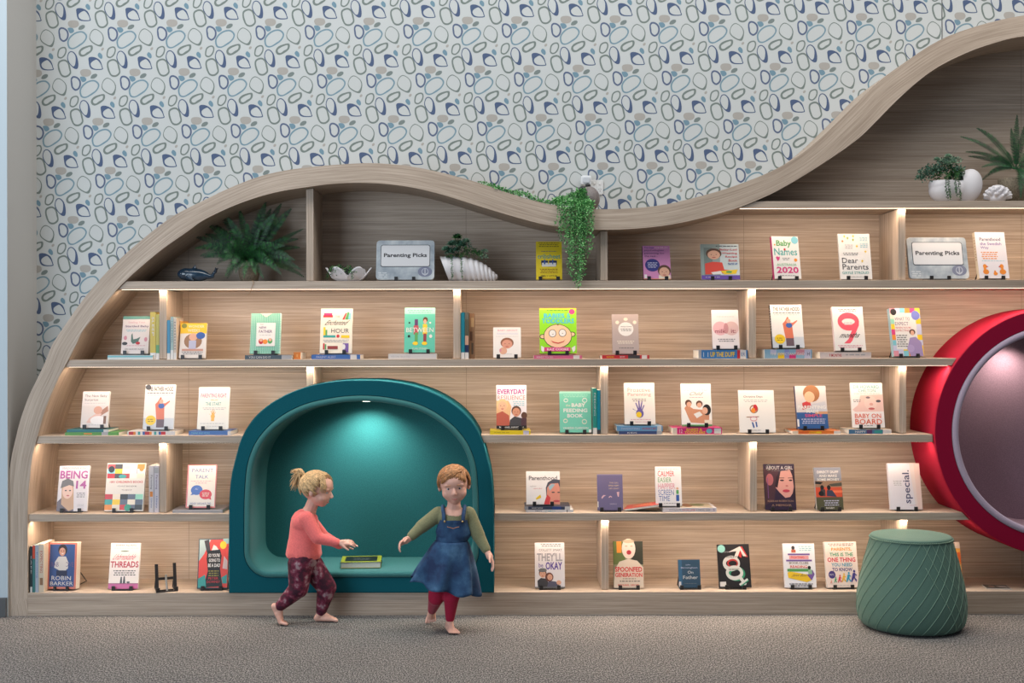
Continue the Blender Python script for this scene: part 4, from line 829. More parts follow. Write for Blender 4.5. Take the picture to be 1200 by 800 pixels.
book('muted purple book with faint closed eyes and gold text', 700, 730, 555.5, S4, 0.018, (112, 104, 142), art=[
    ('r', 0, 0, 1, .03, (140, 132, 165)), ('t', 'THE GIRL', .48, .22, .84, .26, (215, 190, 160)), ('t', 'WHO KEPT', .44, .3, .86, .34, (225, 200, 160), 'b'), ('t', 'HER HEART', .46, .38, .86, .42, (215, 190, 160)), ('p', [(.76, .5), (.86, .49), (.84, .63), (.8, .63)], (235, 190, 195)), ('p', [(.16, .64), (.24, .58), (.34, .59), (.26, .62), (.18, .69)], (235, 190, 195)), ('p', [(.44, .64), (.5, .6), (.56, .62), (.58, .66), (.52, .63), (.46, .66)], (235, 190, 195)), ('t', 'SARAH', .48, .81, .74, .85, (190, 180, 190)), ('r', 0, .76, .04, .92, 'w')])
z = flat('white book with a photo cover lying under the hand lettered book', 776.5, 839.5, 595, S4, (228, 224, 232), [('t', 'HOW TO TALK SO LITTLE', .12, .3, .34, .7, 'a', 'b'), ('t', 'KIDS WILL LISTEN', .36, .3, .6, .7, 'r', 'b'), ('t', 'A SURVIVAL GUIDE', .62, .3, .88, .7, 'a', 'b'), ('t', 'S', .93, .3, .97, .7, 'u')], depth=0.23, top_art=[('r', .35, .1, .95, .95, (205, 190, 165)), ('e', .5, .5, .1, .3, (150, 95, 60)), ('e', .7, .4, .14, .2, (120, 130, 80))])
book('white book with tall hand lettered coloured lines and a boy', 768.5, 799, 546.5, z, 0.018, (242, 238, 240), art=[
    ('l', .1, .06, .9, 1, 'l', .03), ('t', 'CALMER', .1, .11, .74, .25, 'r'), ('t', 'EASIER', .1, .28, .62, .4, 'g'), ('t', 'HAPPIER', .1, .43, .76, .57, 'e', 'b'), ('t', 'SCREEN', .1, .59, .7, .73, 'b'), ('t', 'TIME', .12, .75, .54, .88, 'b'), ('e', .84, .56, .05, .03, 's'), ('r', .79, .6, .89, .7, 'g'), ('r', .78, .72, .9, .88, 'b'), ('l', .3, .93, .8, 1, 'a', .03)])
book('dark cover with a close-up portrait of a young woman', 897, 933, 543.5, S4, 0.018, (52, 36, 62), art=[
    ('p', [(0, .1), (.5, .12), (.42, .3), (.3, .8), (0, .9)], (80, 50, 60)), ('e', .18, .34, .12, .13, (190, 110, 115)), ('p', [(.4, .3), (.55, .16), (.85, .12), (.97, .3), (.95, .6), (.82, .72), (.66, .74), (.48, .62), (.36, .52)], (226, 165, 155)), ('p', [(.34, .5), (.4, .28), (.56, .13), (.5, .3), (.42, .52)], (45, 28, 40)), ('p', [(.84, .1), (1, .1), (1, .8), (.86, .76), (.96, .5), (.92, .25)], (45, 28, 45)), ('e', .58, .36, .07, .018, (50, 30, 40)), ('e', .86, .36, .06, .018, (50, 30, 40)), ('r', .48, .3, .66, .315, (70, 45, 50)), ('r', .78, .3, .94, .315, (70, 45, 50)), ('e', .73, .48, .045, .02, (195, 120, 115)), ('e', .7, .59, .12, .032, (200, 60, 85)), ('r', .1, .3, .12, .75, (140, 90, 150)),
    ('t', 'ABOUT A GIRL', .08, .045, .95, .12, (215, 210, 205), 'b'), ('ring', .16, .08, .09, .06, .012, (140, 150, 130)), ('l', .25, .14, .9, 1, 'a', .025), ('t', 'REBEKAH ROBERTSON', .08, .79, .92, .83, (190, 150, 120)), ('t', 'A MEMOIR', .2, .88, .85, .92, (190, 150, 120))])
book('book with two people sitting by an orange van under a grey sky', 957, 989, 547.5, S4, 0.022, (150, 152, 165), spine='l', yaw=R(4), art=[
    ('r', 0, .32, 1, .5, (165, 130, 105)), ('r', 0, .5, 1, .75, (120, 90, 75)), ('r', 0, .72, 1, 1, (85, 85, 60)), ('r', .0, .47, .98, .7, (215, 85, 55)), ('p', [(.0, .33), (.3, .35), (.2, .4), (0, .39)], 'k'), ('p', [(.5, .4), (1, .36), (1, .44), (.6, .45)], (80, 80, 70)), ('r', .6, .55, 1, .6, (240, 130, 90)), ('e', .25, .48, .07, .06, 'k'), ('r', .18, .52, .36, .68, 'd'), ('e', .5, .48, .07, .06, 'k'), ('p', [(.42, .54), (.62, .54), (.78, .7), (.4, .68)], (60, 65, 90)), ('e', .2, .62, .1, .06, 'k'),
    ('t', 'DIRECT DUFF', .1, .08, .9, .14, 'w', 'B'), ('t', 'AND MAKE', .16, .17, .84, .23, 'w', 'B'), ('t', 'SOME MONEY', .08, .26, .92, .32, 'w', 'B'), ('l', .28, .78, .84, 3, 'i', .05), ('t', 'RIGBY', .34, .94, .66, .98, 'w', 'b')])
book('white and peach book with a sideways dark blue title', 1043.5, 1081, 542.5, S4, 0.024, (236, 232, 240), art=[
    ('p', [(.72, .0), (1, 0), (1, 1), (.82, 1)], (242, 214, 206)), ('p', [(.68, 0), (.82, 0), (.86, 1), (.8, 1)], (242, 226, 222)), ('t', 'special.', .44, .15, .72, .87, (70, 72, 110), 'bV'), ('l', .14, .38, .42, 4, 'l', .03), ('t', 'MELANIE DIMMITT', .62, .9, .84, .92, 'e')])
# ---- bottom shelf
g = 'leaning books at the left end of the bottom shelf'
for i, (lab, a, b_, yt, c_, art_) in enumerate((
        ('black book at the extreme left end of the bottom shelf', 34.7, 37.4, 640, (20, 45, 50), [('t', 'SAFE', .3, .2, .7, .6, 'w', 'D'), ('r', .1, .88, .9, 1, 'w')]),
        ('teal and orange spine second from the left of the bottom shelf', 37.7, 40.6, 639, (60, 130, 130), [('r', 0, 0, 1, .28, (220, 75, 40))]),
        ('pale blue spine leaning third from the left of the bottom shelf', 40.9, 44.6, 638.5, (190, 200, 215), [('t', 'Parenting', .3, .15, .7, .7, 'b', 'D')]),
        ('cream spine leaning against the thick red edged book', 44.9, 51.0, 637, (238, 220, 195), [('t', 'EXPECTING', .25, .15, .75, .6, 'r', 'D'), ('r', .2, .7, .8, .85, 'z')]))):
    spine_book(lab, a, b_, yt, PL, c_, art_, group=g, y=0.004, depth=0.17)
book('very thick book with a toddler in a white shirt on blue', 54.5, 88.5, 635.5, PL, 0.062, (222, 130, 110), spine=(235, 205, 175), yaw=R(-3), lean=R(5), art=[
    ('r', .05, .04, .93, .95, (50, 85, 150)), ('e', .5, .16, .16, .12, (40, 25, 25)), ('e', .49, .2, .11, .09, (215, 160, 135)), ('e', .45, .18, .02, .01, 'k'), ('e', .54, .18, .02, .01, 'k'), ('e', .5, .24, .04, .012, 'w'), ('p', [(.36, .3), (.62, .3), (.72, .44), (.7, .56), (.6, .6), (.4, .6), (.22, .54), (.24, .42)], (228, 224, 220)), ('t', 'BABY LOVE', .1, .42, .9, .52, (110, 90, 140)), ('p', [(.38, .34), (.62, .34), (.64, .6), (.4, .6)], (228, 224, 220)), ('r', .3, .6, .68, .72, (35, 40, 75)), ('t', 'ROBIN', .14, .72, .82, .81, 'w'), ('t', 'BARKER', .1, .84, .9, .92, 'w')])
book('white book with pink and red threaded lettering, magenta foot', 126, 161, 636, PL, 0.018, (244, 232, 226), art=[
    ('t', 'EMMA ADAMS', .18, .03, .86, .07, 'd'), ('l', .12, .11, .96, 1, 'e', .02), ('e', .48, .18, .14, .014, (110, 125, 110)), ('t', 'Unbreakable', .06, .24, .94, .37, (205, 60, 85), 'i'), ('t', 'THREADS', .03, .4, .97, .54, (190, 45, 65), 'B'), ('l', .14, .6, .9, 3, 'd', .045), ('p', [(.4, .74), (.44, .74), (.46, .88), (.38, .88)], 'd'), ('p', [(.5, .73), (.54, .73), (.57, .88), (.48, .88)], 'd'), ('e', .66, .86, .06, .02, 'd'), ('r', 0, .88, 1, 1, (200, 85, 150)), ('r', 0, .88, 1, .9, (150, 60, 110))])
e0 = easel('empty black easel with grey strut standing on the bottom shelf', P(198, 400, 0.06).x, PL + 0.0004, R(24), y=0.012); e0.scale = (1.0, 1.0, 1.0)
del e0['group']
m = MB(); m.tube([(-0.0, -0.002, 0.006), (0.0, 0.030, 0.045), (0.0, 0.050, 0.092)], [0.006, 0.006, 0.007], 8); m.build('centre_strut', 'grey_metal', e0)['label'] = 'grey centre strut'
book('dark jacketed book with red, white and teal swirls around a pillar', 230.5, 265.5, 631, PL, 0.022, (60, 75, 85), spine='k', yaw=R(3), art=[
    ('r', .03, .02, 1, .98, (235, 75, 65)), ('p', [(.03, .02), (.4, .02), (.2, .3), (.03, .45)], (175, 195, 195)), ('p', [(.8, .0), (1, .0), (1, .1), (.85, .12)], (150, 190, 190)), ('p', [(.4, .3), (.5, .12), (.6, .16), (.75, .3)], 'w'), ('p', [(.18, .04), (.34, .02), (.4, .24), (.28, .28)], (60, 58, 60)), ('p', [(.3, .24), (.72, .22), (.78, .35), (.74, .6), (.84, .95), (.2, .98), (.34, .65), (.28, .4)], 'k'), ('p', [(.03, .8), (.25, .72), (.3, .98), (.03, .98)], 't'), ('p', [(.8, .78), (.98, .72), (.98, .9), (.84, .9)], 't'), ('p', [(.86, .35), (.98, .45), (.98, .62), (.82, .6)], (215, 190, 190)), ('e', .82, .13, .11, .08, 'y'),
    ('t', "SO YOU'RE", .34, .3, .72, .37, 'w', 'B'), ('t', 'GOING TO', .36, .4, .73, .47, 'w', 'B'), ('t', 'BE A DAD', .34, .5, .74, .57, 'w', 'B'), ('l', .36, .64, .7, 3, (160, 150, 60), .045), ('t', 'PETER', .36, .77, .7, .82, 'r', 'b'), ('t', 'DOWNEY', .32, .84, .76, .89, 'r', 'b')], spine_art=[('r', .1, .55, .9, .62, 'y'), ('r', .1, .72, .9, .95, 'w')])
book('grey white book with a couple in caps under grey and purple letters', 626.5, 661.5, 635.5, PL, 0.018, (238, 234, 238), art=[
    ('l', .2, .03, .9, 2, 'a', .04), ('t', 'COLLETT SMART', .14, .14, .92, .19, 'd'), ('t', "THEY'LL", .07, .23, .93, .41, (165, 163, 172), 'B'), ('t', 'be', .13, .45, .28, .55, (125, 110, 175), 'b'), ('t', 'OKAY', .36, .43, .92, .6, (85, 60, 160), 'B'), ('p', [(.1, .98), (.08, .84), (.2, .78), (.4, .8), (.5, .98)], 'd'), ('p', [(.4, .98), (.46, .84), (.7, .86), (.86, .97)], (95, 95, 115)), ('e', .48, .76, .14, .1, (110, 60, 50)), ('face', .26, .69, .12, 's', 'h'), ('face', .5, .76, .1, 's', (120, 70, 55)), ('e', .26, .61, .14, .045, 'a'), ('e', .8, .88, .08, .05, 's'), ('r', 0, .975, 1, 1, 'a')])
book('photo book of a shouting child with bold red lettering', 719, 754, 634, PL, 0.018, (150, 150, 120), spine='d', art=[
    ('r', 0, 0, .4, .5, (110, 125, 70)), ('r', .12, .0, .28, .25, (235, 150, 60)), ('r', .6, 0, 1, .5, (60, 62, 50)), ('p', [(.05, .6), (.2, .44), (.5, .38), (.8, .42), (1, .56), (1, 1), (0, 1)], (238, 220, 200)), ('e', .52, .16, .23, .22, (246, 224, 210)), ('e', .52, .0, .2, .04, (200, 180, 150)), ('e', .53, .24, .08, .05, (190, 55, 65)), ('r', .4, .1, .48, .115, 'z'), ('r', .58, .1, .66, .115, 'z'), ('t', 'SPOONFED', .05, .55, .96, .66, (225, 45, 50), 'B'), ('t', 'GENERATION', .05, .68, .96, .77, (225, 45, 50), 'B'), ('l', .3, .80, .74, 1, 'd', .03), ('l', .2, .85, .88, 1, 'd', .04), ('t', 'MICHAEL GROSE', .14, .92, .84, .96, (225, 60, 60), 'b')])
book('small slate blue book with a white script title', 795.5, 821, 655.5, PL, 0.016, (48, 80, 105), yaw=R(2), art=[
    ('r', 0, 0, .16, 1, (58, 105, 140)), ('t', 'John', .34, .16, .56, .22, 'i'), ('t', 'Birmingham', .12, .26, .88, .33, 'i'), ('t', 'On', .42, .4, .68, .5, 'w'), ('t', 'Father', .2, .57, .88, .69, 'w'), ('l', .26, .84, .8, 1, 'a', .04), ('r', 0, .78, .1, .96, 'w')])
book('black book with interlocked white male and female symbols', 842.5, 880, 637.5, PL, 0.02, (40, 38, 40), yaw=R(-2), roll=R(-1.5), art=[
    ('p', [(.45, .14), (.78, .05), (.95, .3), (.87, .3), (.78, .16), (.74, .32), (.64, .26), (.7, .14)], (215, 60, 60)), ('ring', .56, .68, .27, .17, .09, (60, 165, 125)), ('ring', .42, .44, .27, .18, .1, (230, 230, 225)), ('ring', .46, .44, .17, .1, .04, (200, 60, 60)), ('ring', .5, .66, .27, .17, .09, (230, 230, 225)), ('p', [(.34, .18), (.72, .05), (.9, .28), (.8, .28), (.72, .14), (.6, .34), (.5, .32), (.6, .16)], (238, 236, 230)), ('p', [(.64, .8), (.72, .76), (.86, .92), (.78, .97)], (238, 236, 230)), ('p', [(.66, .94), (.9, .8), (.93, .85), (.7, .98)], (60, 165, 125)), ('p', [(.62, .92), (.88, .79), (.91, .83), (.66, .96)], (238, 236, 230)), ('e', .13, .1, .12, .09, (150, 215, 205)), ('t', 'CLEMENTINE FORD', .2, .16, .42, .19, 'l'), ('t', 'BOYS WILL BE BOYS', .28, .27, .62, .31, 'd', 'b'), ('t', 'TOXIC MASCULINITY', .32, .56, .66, .6, 'd', 'b'), ('r', .03, .86, .22, .97, 'w')])
book('white book with a drawn stack of books and two tiny readers', 919.5, 956.5, 636.5, PL, 0.02, (240, 242, 250), art=[
    ('l', .5, .06, .92, 3, 'm', .045), ('e', .32, .1, .055, .045, 'd'), ('r', .26, .14, .4, .21, (205, 110, 90)), ('r', .14, .23, .84, .27, 'u'), ('r', .18, .28, .8, .36, (240, 170, 175)), ('t', 'FIGHTING', .24, .29, .66, .34, 'r', 'b'), ('r', .08, .37, .9, .41, 'u'), ('r', .14, .42, .8, .48, 'w'), ('t', 'BOOK CLUBS', .18, .42, .78, .47, 'd', 'b'), ('r', .16, .5, .8, .57, 'w'), ('t', 'READING', .2, .5, .74, .56, 'r', 'B'), ('r', .1, .58, .84, .64, 'g'), ('p', [(.1, .66), (.2, .64), (.86, .72), (.84, .84), (.7, .88), (.12, .78)], (240, 200, 50)), ('t', 'Janet Bush', .2, .69, .76, .77, 'd', 'i'), ('p', [(.72, .72), (.9, .6), (.96, .7), (.86, .84)], 'u'), ('e', .8, .55, .05, .04, 'k'), ('r', .76, .6, .88, .7, (150, 190, 160)), ('l', .14, .91, .9, 2, 'd', .04)])
book('cream book with five coloured lines and running figures', 969, 1007, 634.5, PL, 0.026, (248, 228, 220), spine=(238, 232, 228), yaw=R(3), art=[
    ('l', .12, .04, .92, 2, 'd', .035), ('t', 'PARENTS,', .2, .13, .84, .21, 'o', 'B'), ('t', 'THIS IS THE', .14, .24, .88, .32, (50, 160, 120), 'B'), ('t', 'ONE THING', .06, .345, .94, .445, (220, 40, 70), 'B'), ('t', 'YOU NEED', .17, .465, .83, .545, (40, 150, 190), 'B'), ('t', 'TO KNOW', .19, .57, .82, .65, (70, 60, 130), 'B'), ('e', .17, .72, .11, .085, (70, 50, 130)), ('t', 'INTL', .1, .7, .24, .74, 'w'),
    *[q for x, y, s, c_ in ((.13, .88, .06, (230, 130, 110)), (.27, .84, .1, (60, 170, 120)), (.4, .82, .13, (225, 60, 80)), (.53, .8, .15, (245, 190, 60)), (.68, .79, .17, (50, 160, 200)), (.85, .77, .2, (70, 60, 140))) for q in (('e', x + s * .1, y - s * .6, s * .18, s * .14, c_), ('p', [(x - s * .15, y - s * .4), (x + s * .25, y - s * .45), (x + s * .15, y + s * .1), (x + s * .45, y + s * .35), (x + s * .3, y + s * .6), (x, y + s * .15), (x - s * .35, y + s * .6), (x - s * .5, y + s * .55)], c_), ('p', [(x + s * .1, y - s * .4), (x + s * .5, y - s * .2), (x + s * .45, y - s * .1), (x + s * .05, y - s * .25)], c_))], ('l', .3, .95, .8, 1, 'l', .025)])
book('orange and cream book peeking out behind the green pouf', 1092, 1129, 635, PL, 0.018, (245, 150, 60), yaw=R(2), art=[
    ('r', 0, 0, 1, .14, (228, 205, 190)), ('r', 0, .14, 1, .36, (248, 185, 85)), ('p', [(0, .3), (1, .22), (1, .45), (0, .5)], (245, 120, 50)), ('p', [(0, .62), (1, .5), (1, .6), (0, .72)], (250, 200, 120)), ('r', 0, .8, 1, 1, (240, 130, 90)), ('t', 'HAPPY', .2, .3, .8, .44, 'r', 'b'), ('t', 'MIND', .2, .5, .8, .6, 'n', 'b')])
flat('thin magazine with a dark photo cover lying right of the pouf', 1156, 1184, 690, PL, (235, 232, 228), depth=0.11, y=0.04, yaw=R(-8), top_art=[('r', .02, .02, .98, .98, (70, 65, 62)), ('e', .3, .5, .12, .3, (160, 130, 115)), ('p', [(.5, .2), (.9, .3), (.95, .8), (.6, .7)], (190, 180, 175))])
# thin red book leaning flat between two displayed books on the fourth shelf
def slanted():
    r = thing('book', 'thin red covered book lying slanted between the purple book and the hand lettered one', 'book', (P(731, 400, 0.09).x, 0.07, S4 + 0.001), (0, R(-9), R(-12)))
    W, d, H = 0.205, 0.160, 0.014
    m = MB(); m.box((0, 0, 0), (W, d, 0.001), C('k')); m.box((0, 0, H - 0.0012), (W, d, H), C((215, 60, 55))); m.box((0, 0.0, 0.001), (0.0012, d, H - 0.0012), C((215, 60, 55)))
    draw(m, [('l', .2, .2, .8, 4, (240, 170, 110), .15)], W, d, lambda u, v, k: (u, v, H + EPS * k)); m.build('cover', 'print', r, recalc=False)
    m = MB(); m.box((0.0014, 0.002, 0.0012), (W - 0.002, d - 0.002, H - 0.0014)); m.build('page_block', 'pages', r)
slanted()
# big picture book lying on the seat of the teal alcove
def seat_book():
    zs = P(423, 656.3, 0.15).z
    r = thing('book', 'yellow edged book with a dark photo cover lying on the alcove seat', 'book', (P(398.5, 400, 0.05).x, 0.05, SEATZ + 0.0008), (0, 0, R(4)))
    W = px(47, 0.05); d = 0.20; H = 0.036
    m = MB(); ye = C((195, 200, 50)); m.box((0, 0, 0), (W, d, 0.0015), ye); m.box((0, 0, H - 0.0018), (W, d, H), ye); m.box((0, d - 0.0015, 0.0015), (W, d, H - 0.0018), ye)
    draw(m, [('r', .1, .1, .9, .88, (30, 36, 26)), ('l', .3, .3, .72, 3, 'a', .16)], W, d, lambda u, v, k: (u, v, H + EPS * k)); m.build('cover', 'print', r, recalc=False)
    m = MB(); m.box((0.003, 0.003, 0.0016), (W - 0.003, d - 0.002, H - 0.0019)); m.build('page_block', 'pages', r)
SEATZ = zb + 0.034 + 0.004
seat_book()
# acrylic signs
def cloudy():
    t = NT('clouded_silver_print'); tc = t.n('ShaderNodeTexCoord'); a = t.noise(tc.outputs['Object'], 9, 3, 0.6)
    t.l(t.ramp(a.outputs[0], [(0.35, (0.23, 0.27, 0.31, 1)), (0.6, (0.40, 0.44, 0.47, 1)), (0.72, (0.52, 0.54, 0.54, 1))]), t.b.inputs['Base Color']); t.b.inputs['Roughness'].default_value = 0.25; t.b.inputs['Coat Weight'].default_value = 0.4
    return t.m
M['cloudy'] = cloudy()
def rrect(x0, x1, z0, z1, r, n=6):
    o = []
    for cx, cz, a0 in ((x1 - r, z1 - r, 0), (x0 + r, z1 - r, 90), (x0 + r, z0 + r, 180), (x1 - r, z0 + r, 270)):
        for k in range(n + 1):
            a = R(a0 + 90 * k / n); o.append((cx + r * math.cos(a), cz + r * math.sin(a)))
    return o
def sign(label, x0, x1, yt, yaw, short):
    yf = YB0 + 0.006; W = px(x1 - x0, yf); cx = (P(x0, 400, yf).x + P(x1, 400, yf).x) / 2
    H = (ZC - (yt + ROLL * (x0 - VX) - 400) * (CD + yf + 0.04) / F - S1 - 0.0045) / math.cos(LEAN) - 0.005
    r = thing('shelf_sign', label, 'sign', (cx, yf, S1 + 0.0052 + 0.022 * math.sin(LEAN)), (-LEAN, 0, yaw))
    m = MB(); m.prism(rrect(-W / 2, W / 2, 0, H, 0.022), 0, 0.022); m.build('sign_block', 'cloudy', r, bevel=0.0015)
    m = MB(); a, b, c, d = -W / 2 + W * .085, W / 2 - W * .085, H * .34, H * .87
    m.prism(rrect(a - .0035, b + .0035, c - .0035, d + .0035, 0.013), -0.0008, -0.0001, C((60, 66, 74))); m.prism(rrect(a, b, c, d, 0.011), -0.0014, -0.0007, C((226, 228, 232)))
    draw(m, [('t', 'Parenting Picks', .13, .33, .87, .46, (45, 46, 52), 'B')], W, H, lambda u, v, k: (-W / 2 + u, -0.0015 - EPS * k, v)); m.build('name_panel', 'print', r, recalc=False)
    m = MB()
    draw(m, [('e', .84, .8, .125, .13, (128, 134, 158)), ('ring', .84, .8, .06, .09, .012, (190, 196, 210)), ('r', .832, .72, .848, .86, (200, 205, 215)), ('p', [(.79, .82), (.84, .87), (.89, .82), (.88, .86), (.84, .9), (.8, .86)], (200, 205, 215)), ('l', .04, .82, .2, 3, (215, 222, 228), .05)], W, H, lambda u, v, k: (-W / 2 + u, -0.0004 - EPS * k, v)); m.build('logo_print', 'print', r, recalc=False)
    easel('black easel holding ' + short, cx, S1 + 0.0004, yaw)
sign('silver acrylic sign between the clam and conch shell planters', 440.5, 509, 281.5, 0, 'the silver sign between the shell planters')
sign('silver acrylic sign at the right end of the upper shelf, beside the duck cover', 1066, 1137, 278, R(2), 'the silver sign beside the duck cover')
# ---------------------------------------------------------------- sculpting helper
def sculpt(name, mb, voxel, mat, parent=None, smooth_it=4, keep=None, sub=0):
    """fuse overlapping solids of a collector into one continuous surface"""
    o = mb.build('tmp', mat, None)
    r = o.modifiers.new('r', 'REMESH'); r.mode = 'VOXEL'; r.voxel_size = voxel; r.use_smooth_shade = True
    s = o.modifiers.new('s', 'SMOOTH'); s.iterations = smooth_it; s.factor = 0.5
    dg = bpy.context.evaluated_depsgraph_get(); dg.update()
    me = bpy.data.meshes.new_from_object(o.evaluated_get(dg)); me.name = name
    old = o.data; bpy.data.objects.remove(o); bpy.data.meshes.remove(old)
    if keep is not None:
        bm = bmesh.new(); bm.from_mesh(me)
        bmesh.ops.delete(bm, geom=[v for v in bm.verts if not keep(v.co)], context='VERTS'); bm.to_mesh(me); bm.free()
    me.materials.clear(); me.materials.append(M[mat])
    me.polygons.foreach_set('use_smooth', [True] * len(me.polygons))
    ob = bpy.data.objects.new(name, me); COL.objects.link(ob)
    if parent is not None: ob.parent = parent
    return ob
RX = lambda a: Matrix.Rotation(R(a), 3, 'X')
RY = lambda a: Matrix.Rotation(R(a), 3, 'Y')
RZ = lambda a: Matrix.Rotation(R(a), 3, 'Z')

# ---------------------------------------------------------------- sage pouf
def pouf():
    c = Vector((P(1067, 400, -0.31).x, -0.31, 0)); d = CD - 0.31
    prof = []
    raw = [(0.205, 0.001), (0.245, 0.006), (0.272, 0.024), (0.287, 0.055), (0.293, 0.10), (0.2925, 0.16), (0.283, 0.23), (0.266, 0.31), (0.247, 0.39), (0.229, 0.455), (0.219, 0.497)]
    prof = [tuple(q) for q in resample(crom([(a, b, 0) for a, b in raw], 5, False), 40)]; prof = [(q[0], q[1]) for q in prof]
    r = thing('pouf', 'sage green cone shaped pouf with diagonal welted seams, before the bottom shelf', 'pouf', c)
    m = MB(); m.lathe(prof + [(0.214, 0.506), (0.206, 0.5095)], 96); m.build('body', 'pouf', r, smooth=True)
    m = MB(); m.lathe([(0.2195, 0.500), (0.2205, 0.506), (0.215, 0.513), (0.205, 0.5155), (0.12, 0.5175), (0.02, 0.5165)], 96); m.build('top_pad', 'pouf', r, smooth=True)
    def rad(z):
        for (a, b), (e, f) in zip(prof[:-1], prof[1:]):
            if b <= z <= f: return a + (e - a) * (z - b) / (f - b + 1e-9)
        return prof[-1][0]
    for k in range(26):
        pts = []
        for i in range(40):
            z = 0.012 + (0.500 - 0.012) * i / 39; a = 2 * PI * k / 26 + 1.25 * i / 39; q = rad(z) + 0.0008
            pts.append((q * math.cos(a), q * math.sin(a), z))
        m = MB(); m.tube(pts, 0.0021, 6); m.build('seam', 'pouf_seam', r, smooth=True)
    for k in range(11):
        pts = []
        for i in range(40):
            z = 0.012 + (0.500 - 0.012) * i / 39; a = -PI / 2 + 0.35 + 0.22 * k - 0.95 * i / 39 + 0.95 - 0.62; q = rad(z) + 0.0008
            if a < -PI / 2 - 0.05: continue
            pts.append((q * math.cos(a), q * math.sin(a), z))
        if len(pts) > 3:
            m = MB(); m.tube(pts, 0.0021, 6); m.build('seam', 'pouf_seam', r, smooth=True)
    n = 220; m = MB()
    v = []
    for i in range(n):
        a = 2 * PI * i / n; q = 0.2215 + 0.0022 * (i % 2); v.append((q * math.cos(a), q * math.sin(a), 0.501 - 0.003 * (i % 2)))
    m.tube(v + [v[0]], 0.0028, 5); m.build('rim_stitching', 'pouf_seam', r, smooth=True)
pouf()

# ---------------------------------------------------------------- foliage
GRN = [(18, 58, 30), (26, 78, 38), (40, 100, 46), (14, 44, 26), (34, 88, 50)]
def frond(parent, base, tip, lift, width, cols, n=30, roll=0.0, name='frond', out=Vector((0, -1, 0))):
    base = Vector(base); tip = Vector(tip); L = (tip - base).length
    mid = base.lerp(tip, 0.5) + Vector(lift)
    pt = lambda t: base * (1 - t) ** 2 + mid * 2 * t * (1 - t) + tip * t * t
    m = MB(); st = RGB(*random.choice(cols)); st = (st[0] * 1.2, st[1] * 1.1, st[2], 1)
    m.tube([pt(i / 10) for i in range(11)], [0.0022 * (1 - 0.07 * i) for i in range(11)], 5, st)
    for i in range(n):
        t = 0.10 + 0.90 * i / n; p = pt(t); tg = (pt(min(1, t + 0.02)) - pt(t - 0.02)).normalized()
        w = width * math.sin(PI * min(1, (t * 0.93 + 0.07)) ** 0.8) ** 0.8 * (0.92 + 0.16 * random.random()) + 0.002
        sd = tg.cross(out); sd = sd.normalized() if sd.length > 1e-4 else tg.orthogonal().normalized()
        sd = (sd * math.cos(roll) + tg.cross(sd) * math.sin(roll)).normalized(); nb = tg.cross(sd)
        bw = L / n * 0.36
        for s in (-1, 1):
            d = (sd * s * 0.93 + tg * 0.36 + nb * 0.12 * math.sin(i * 2.1)).normalized()
            e = p + d * w; h = p + d * w * 0.45
            c = RGB(*random.choice(cols))
            m.add([p - tg * bw * 0.7, h - tg * bw, e, h + tg * bw, p + tg * bw * 0.7], [(0, 1, 2, 3, 4)], c)
    return m.build(name, 'leaf', parent, recalc=False)

